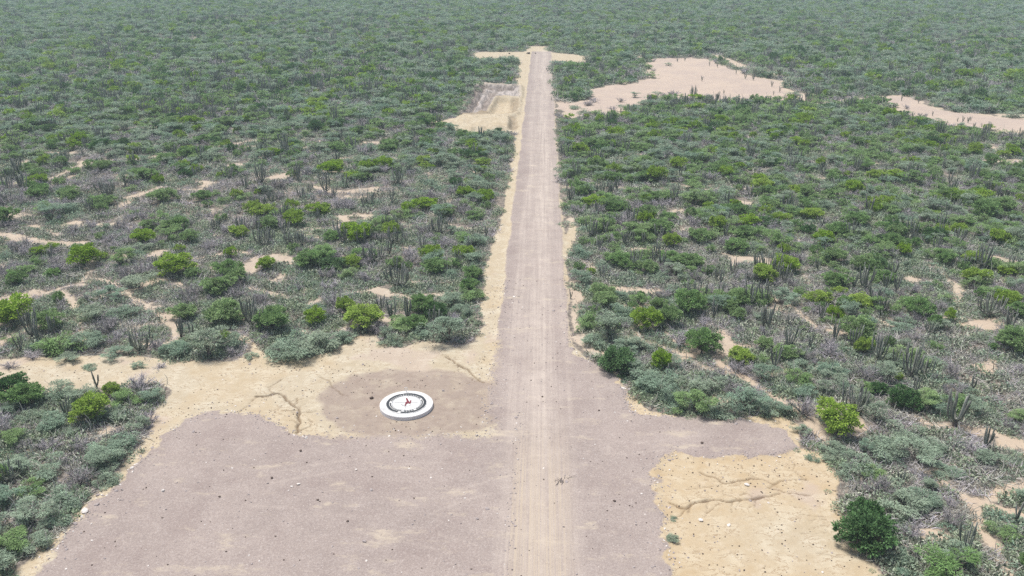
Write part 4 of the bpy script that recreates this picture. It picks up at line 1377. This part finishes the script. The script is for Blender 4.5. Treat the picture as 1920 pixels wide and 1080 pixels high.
def ring_mesh(bm, r0, r1, z0, z1, a0=0.0, a1=2 * math.pi, n=96):
    full = abs(a1 - a0 - 2 * math.pi) < 1e-6
    rows = []
    k = n if full else n + 1
    for i in range(k):
        a = a0 + (a1 - a0) * i / n
        c_, s_ = math.cos(a), math.sin(a)
        rows.append([bm.verts.new((r * c_, r * s_, z)) for r, z in ((r0, z0), (r1, z0), (r1, z1), (r0, z1))])
    for i in range(k if full else k - 1):
        A, Bq = rows[i], rows[(i + 1) % k]
        for j in range(4):
            jn = (j + 1) % 4
            bm.faces.new((A[j], A[jn], Bq[jn], Bq[j]))
    if not full:
        bm.faces.new(rows[0][::-1])
        bm.faces.new(rows[-1])


def disc_mesh(bm, prof, n=96):
    """lathe: list of (r, z) from outside bottom to the centre top"""
    rows = []
    for i in range(n):
        a = 2 * math.pi * i / n
        rows.append([bm.verts.new((r * math.cos(a), r * math.sin(a), z)) for r, z in prof])
    for i in range(n):
        A, Bq = rows[i], rows[(i + 1) % n]
        for j in range(len(prof) - 1):
            bm.faces.new((A[j], Bq[j], Bq[j + 1], A[j + 1]))
    bm.faces.new([rw[-1] for rw in rows])


def bm_obj(name, bm, mat, parent=None, smooth_=False):
    bmesh.ops.recalc_face_normals(bm, faces=bm.faces[:])
    me = bpy.data.meshes.new(name)
    bm.to_mesh(me)
    bm.free()
    me.materials.append(mat)
    if smooth_:
        for p in me.polygons: p.use_smooth = True
    return link(name, me, parent)


M_WHITE = simple_mat("white_paint", (0.60, 0.60, 0.585), 0.75, 0.2, 1.2)
M_CONC = simple_mat("weathered_paint", (0.72, 0.72, 0.73), 0.8, 0.12, 2.5)
M_BLACK = simple_mat("black_paint", (0.03, 0.035, 0.04), 0.5, 0.3, 9)
M_GREYP = simple_mat("grey_line", (0.22, 0.24, 0.26), 0.7, 0.2, 9)
M_RED = simple_mat("dark_red_paint", (0.16, 0.018, 0.03), 0.5, 0.25, 5)
zg = float(height(np.array([PADC[0]]), np.array([PADC[1]]))[0])
pad = empty("round_pad", (PADC[0], PADC[1], zg))
tag(pad, "round white concrete pad with a black tick ring and dark red emblem", "landing pad")
R0, HT = 3.08, 0.46
bm = bmesh.new()
disc_mesh(bm, [(R0 + 0.02, -0.3), (R0, 0.0), (R0, HT - 0.03), (R0 - 0.03, HT), (0.01, HT)])
bm_obj("slab", bm, M_CONC, pad)
bm = bmesh.new()
ring_mesh(bm, 2.44, R0 - 0.04, HT + 0.002, HT + 0.012)
bm_obj("rim", bm, M_WHITE, pad)
bm = bmesh.new()
disc_mesh(bm, [(2.38, HT + 0.002), (2.38, HT + 0.06), (2.35, HT + 0.075), (0.01, HT + 0.075)])
bm_obj("dial", bm, M_WHITE, pad)
ZT = HT + 0.079
bm = bmesh.new()
rr_ = random.Random(4)
N_T = 40
for i in range(N_T):
    a = 2 * math.pi * i / N_T
    wd = 2 * math.pi / N_T * rr_.uniform(0.93, 1.02)
    if rr_.random() < 0.97:
        ring_mesh(bm, 1.99, 2.31 + rr_.uniform(-.02, .02), ZT, ZT + 0.012, a, a + wd, 3)
    if rr_.random() < 0.92:
        ring_mesh(bm, 1.76, 1.93, ZT, ZT + 0.012, a + 0.02, a + wd * 0.95, 3)
bm_obj("tick_ring", bm, M_BLACK, pad)
bm = bmesh.new()
ring_mesh(bm, 1.62, 1.69, ZT, ZT + 0.01)
bm_obj("inner_circle", bm, M_GREYP, pad)
bm = bmesh.new()
for p0, p1, w_ in ((at(735, 755, .54), at(790, 754.5, .54), 0.03), (at(757, 775, .54), at(767, 741, .54), 0.025)):
    a_ = Vector((p0[0] - PADC[0], p0[1] - PADC[1], 0))
    b2 = Vector((p1[0] - PADC[0], p1[1] - PADC[1], 0))
    n2 = (b2 - a_).normalized().cross(Vector((0, 0, 1))) * w_
    vs = [bm.verts.new(v + Vector((0, 0, ZT + 0.004))) for v in (a_ - n2, a_ + n2, b2 + n2, b2 - n2)]
    f_ = bm.faces.new(vs)
bm_obj("cross_line", bm, M_GREYP, pad)


def zpt(zx, zy):
    zx, zy = 1005 + (zx - 1005) * 1.0, 470 + (zy - 470) * 1.0
    p_ = at(690 + zx / 13.5, 720 + zy / 13.5, zg + ZT)
    return (p_[0] - PADC[0], p_[1] - PADC[1])


def flat_poly(bm, pts, z0, th):
    lo = [bm.verts.new((x_, y_, z0)) for x_, y_ in pts]
    hi = [bm.verts.new((x_, y_, z0 + th)) for x_, y_ in pts]
    bm.faces.new(hi)
    bm.faces.new(lo[::-1])
    for i in range(len(pts)):
        j = (i + 1) % len(pts)
        bm.faces.new((lo[i], lo[j], hi[j], hi[i]))


bm = bmesh.new()
flat_poly(bm, [zpt(*p) for p in [(955, 352), (990, 362), (1035, 430), (1050, 462), (1078, 405), (1098, 418), (1082, 490), (1050, 505), (1015, 490), (965, 520), (945, 560), (925, 548), (940, 500), (955, 455), (985, 440), (965, 400)]], ZT + 0.006, 0.02)
bm_obj("emblem", bm, M_RED, pad)
bm = bmesh.new()
arc = [(845, 505), (870, 540), (930, 562), (1000, 562), (1060, 548), (1095, 515)]
for p0, p1 in zip(arc[:-1], arc[1:]):
    a_, b2 = Vector((*zpt(*p0), 0)), Vector((*zpt(*p1), 0))
    n2 = (b2 - a_).normalized().cross(Vector((0, 0, 1))) * 0.03
    flat_poly(bm, [tuple((v).xy) for v in (a_ - n2, a_ + n2, b2 + n2, b2 - n2)], ZT + 0.006, 0.012)
bm_obj("emblem_arc", bm, M_GREYP, pad)
# little hoop marker at the back of the pad
hp = at(761.5, 735, zg + HT)
hoop = empty("hoop_marker", (hp[0], hp[1], zg + HT + 0.012))
tag(hoop, "small white hoop marker standing on the back rim of the round pad", "marker")
g_ = G()
aa = np.linspace(0, 2 * np.pi, 15)
tube(g_, np.stack([0.18 * np.cos(aa), 0 * aa, 0.42 + 0.18 * np.sin(aa)], 1), 0.03, 6)
V_, F_, T_ = g_.arr()
link("hoop", np_mesh("hoop", V_, F_, [M_CONC], T_), hoop)
g_ = G()
tube(g_, np.array([[0, 0, 0], [0, 0, 0.12], [0, 0, 0.24]]), 0.035, 6)
V_, F_, T_ = g_.arr()
link("post", np_mesh("post", V_, F_, [M_CONC], T_), hoop)
# dry uprooted weed lying on the road
wp = at(1055, 902)
V_, F_, T_ = make_under(950, 3)
o = link("dead_branch", np_mesh("dead_branch", V_ * 0.75, F_, [M_BARK], T_))
o.location = (wp[0], wp[1], float(height(np.array([wp[0]]), np.array([wp[1]]))[0]) + 0.02)
tag(o, "dark dry branch lying on the road right of the wheel tracks", "branch")

# ------------------------------------------------------------------ haze
HAZE = 0.0003
if HAZE > 0:
    bm = bmesh.new()
    bmesh.ops.create_cube(bm, size=1.0)
    m = bpy.data.materials.new("haze")
    nt = nodes(m)
    out = nt.nodes.new("ShaderNodeOutputMaterial")
    pv = nt.nodes.new("ShaderNodeVolumePrincipled")
    pv.inputs["Color"].default_value = (0.74, 0.92, 1.0, 1)
    pv.inputs["Density"].default_value = HAZE
    nt.links.new(pv.outputs[0], out.inputs["Volume"])
    o = bm_obj("haze", bm, m)
    o.scale = (1700, 1500, 62)
    o.location = (0, 680, 24)
    tag(o, kind="stuff")
print("plants", len(plants), "chosen", cnt, "undergrowth", n, "pebbles", nk, nd, "terrain", len(VV))
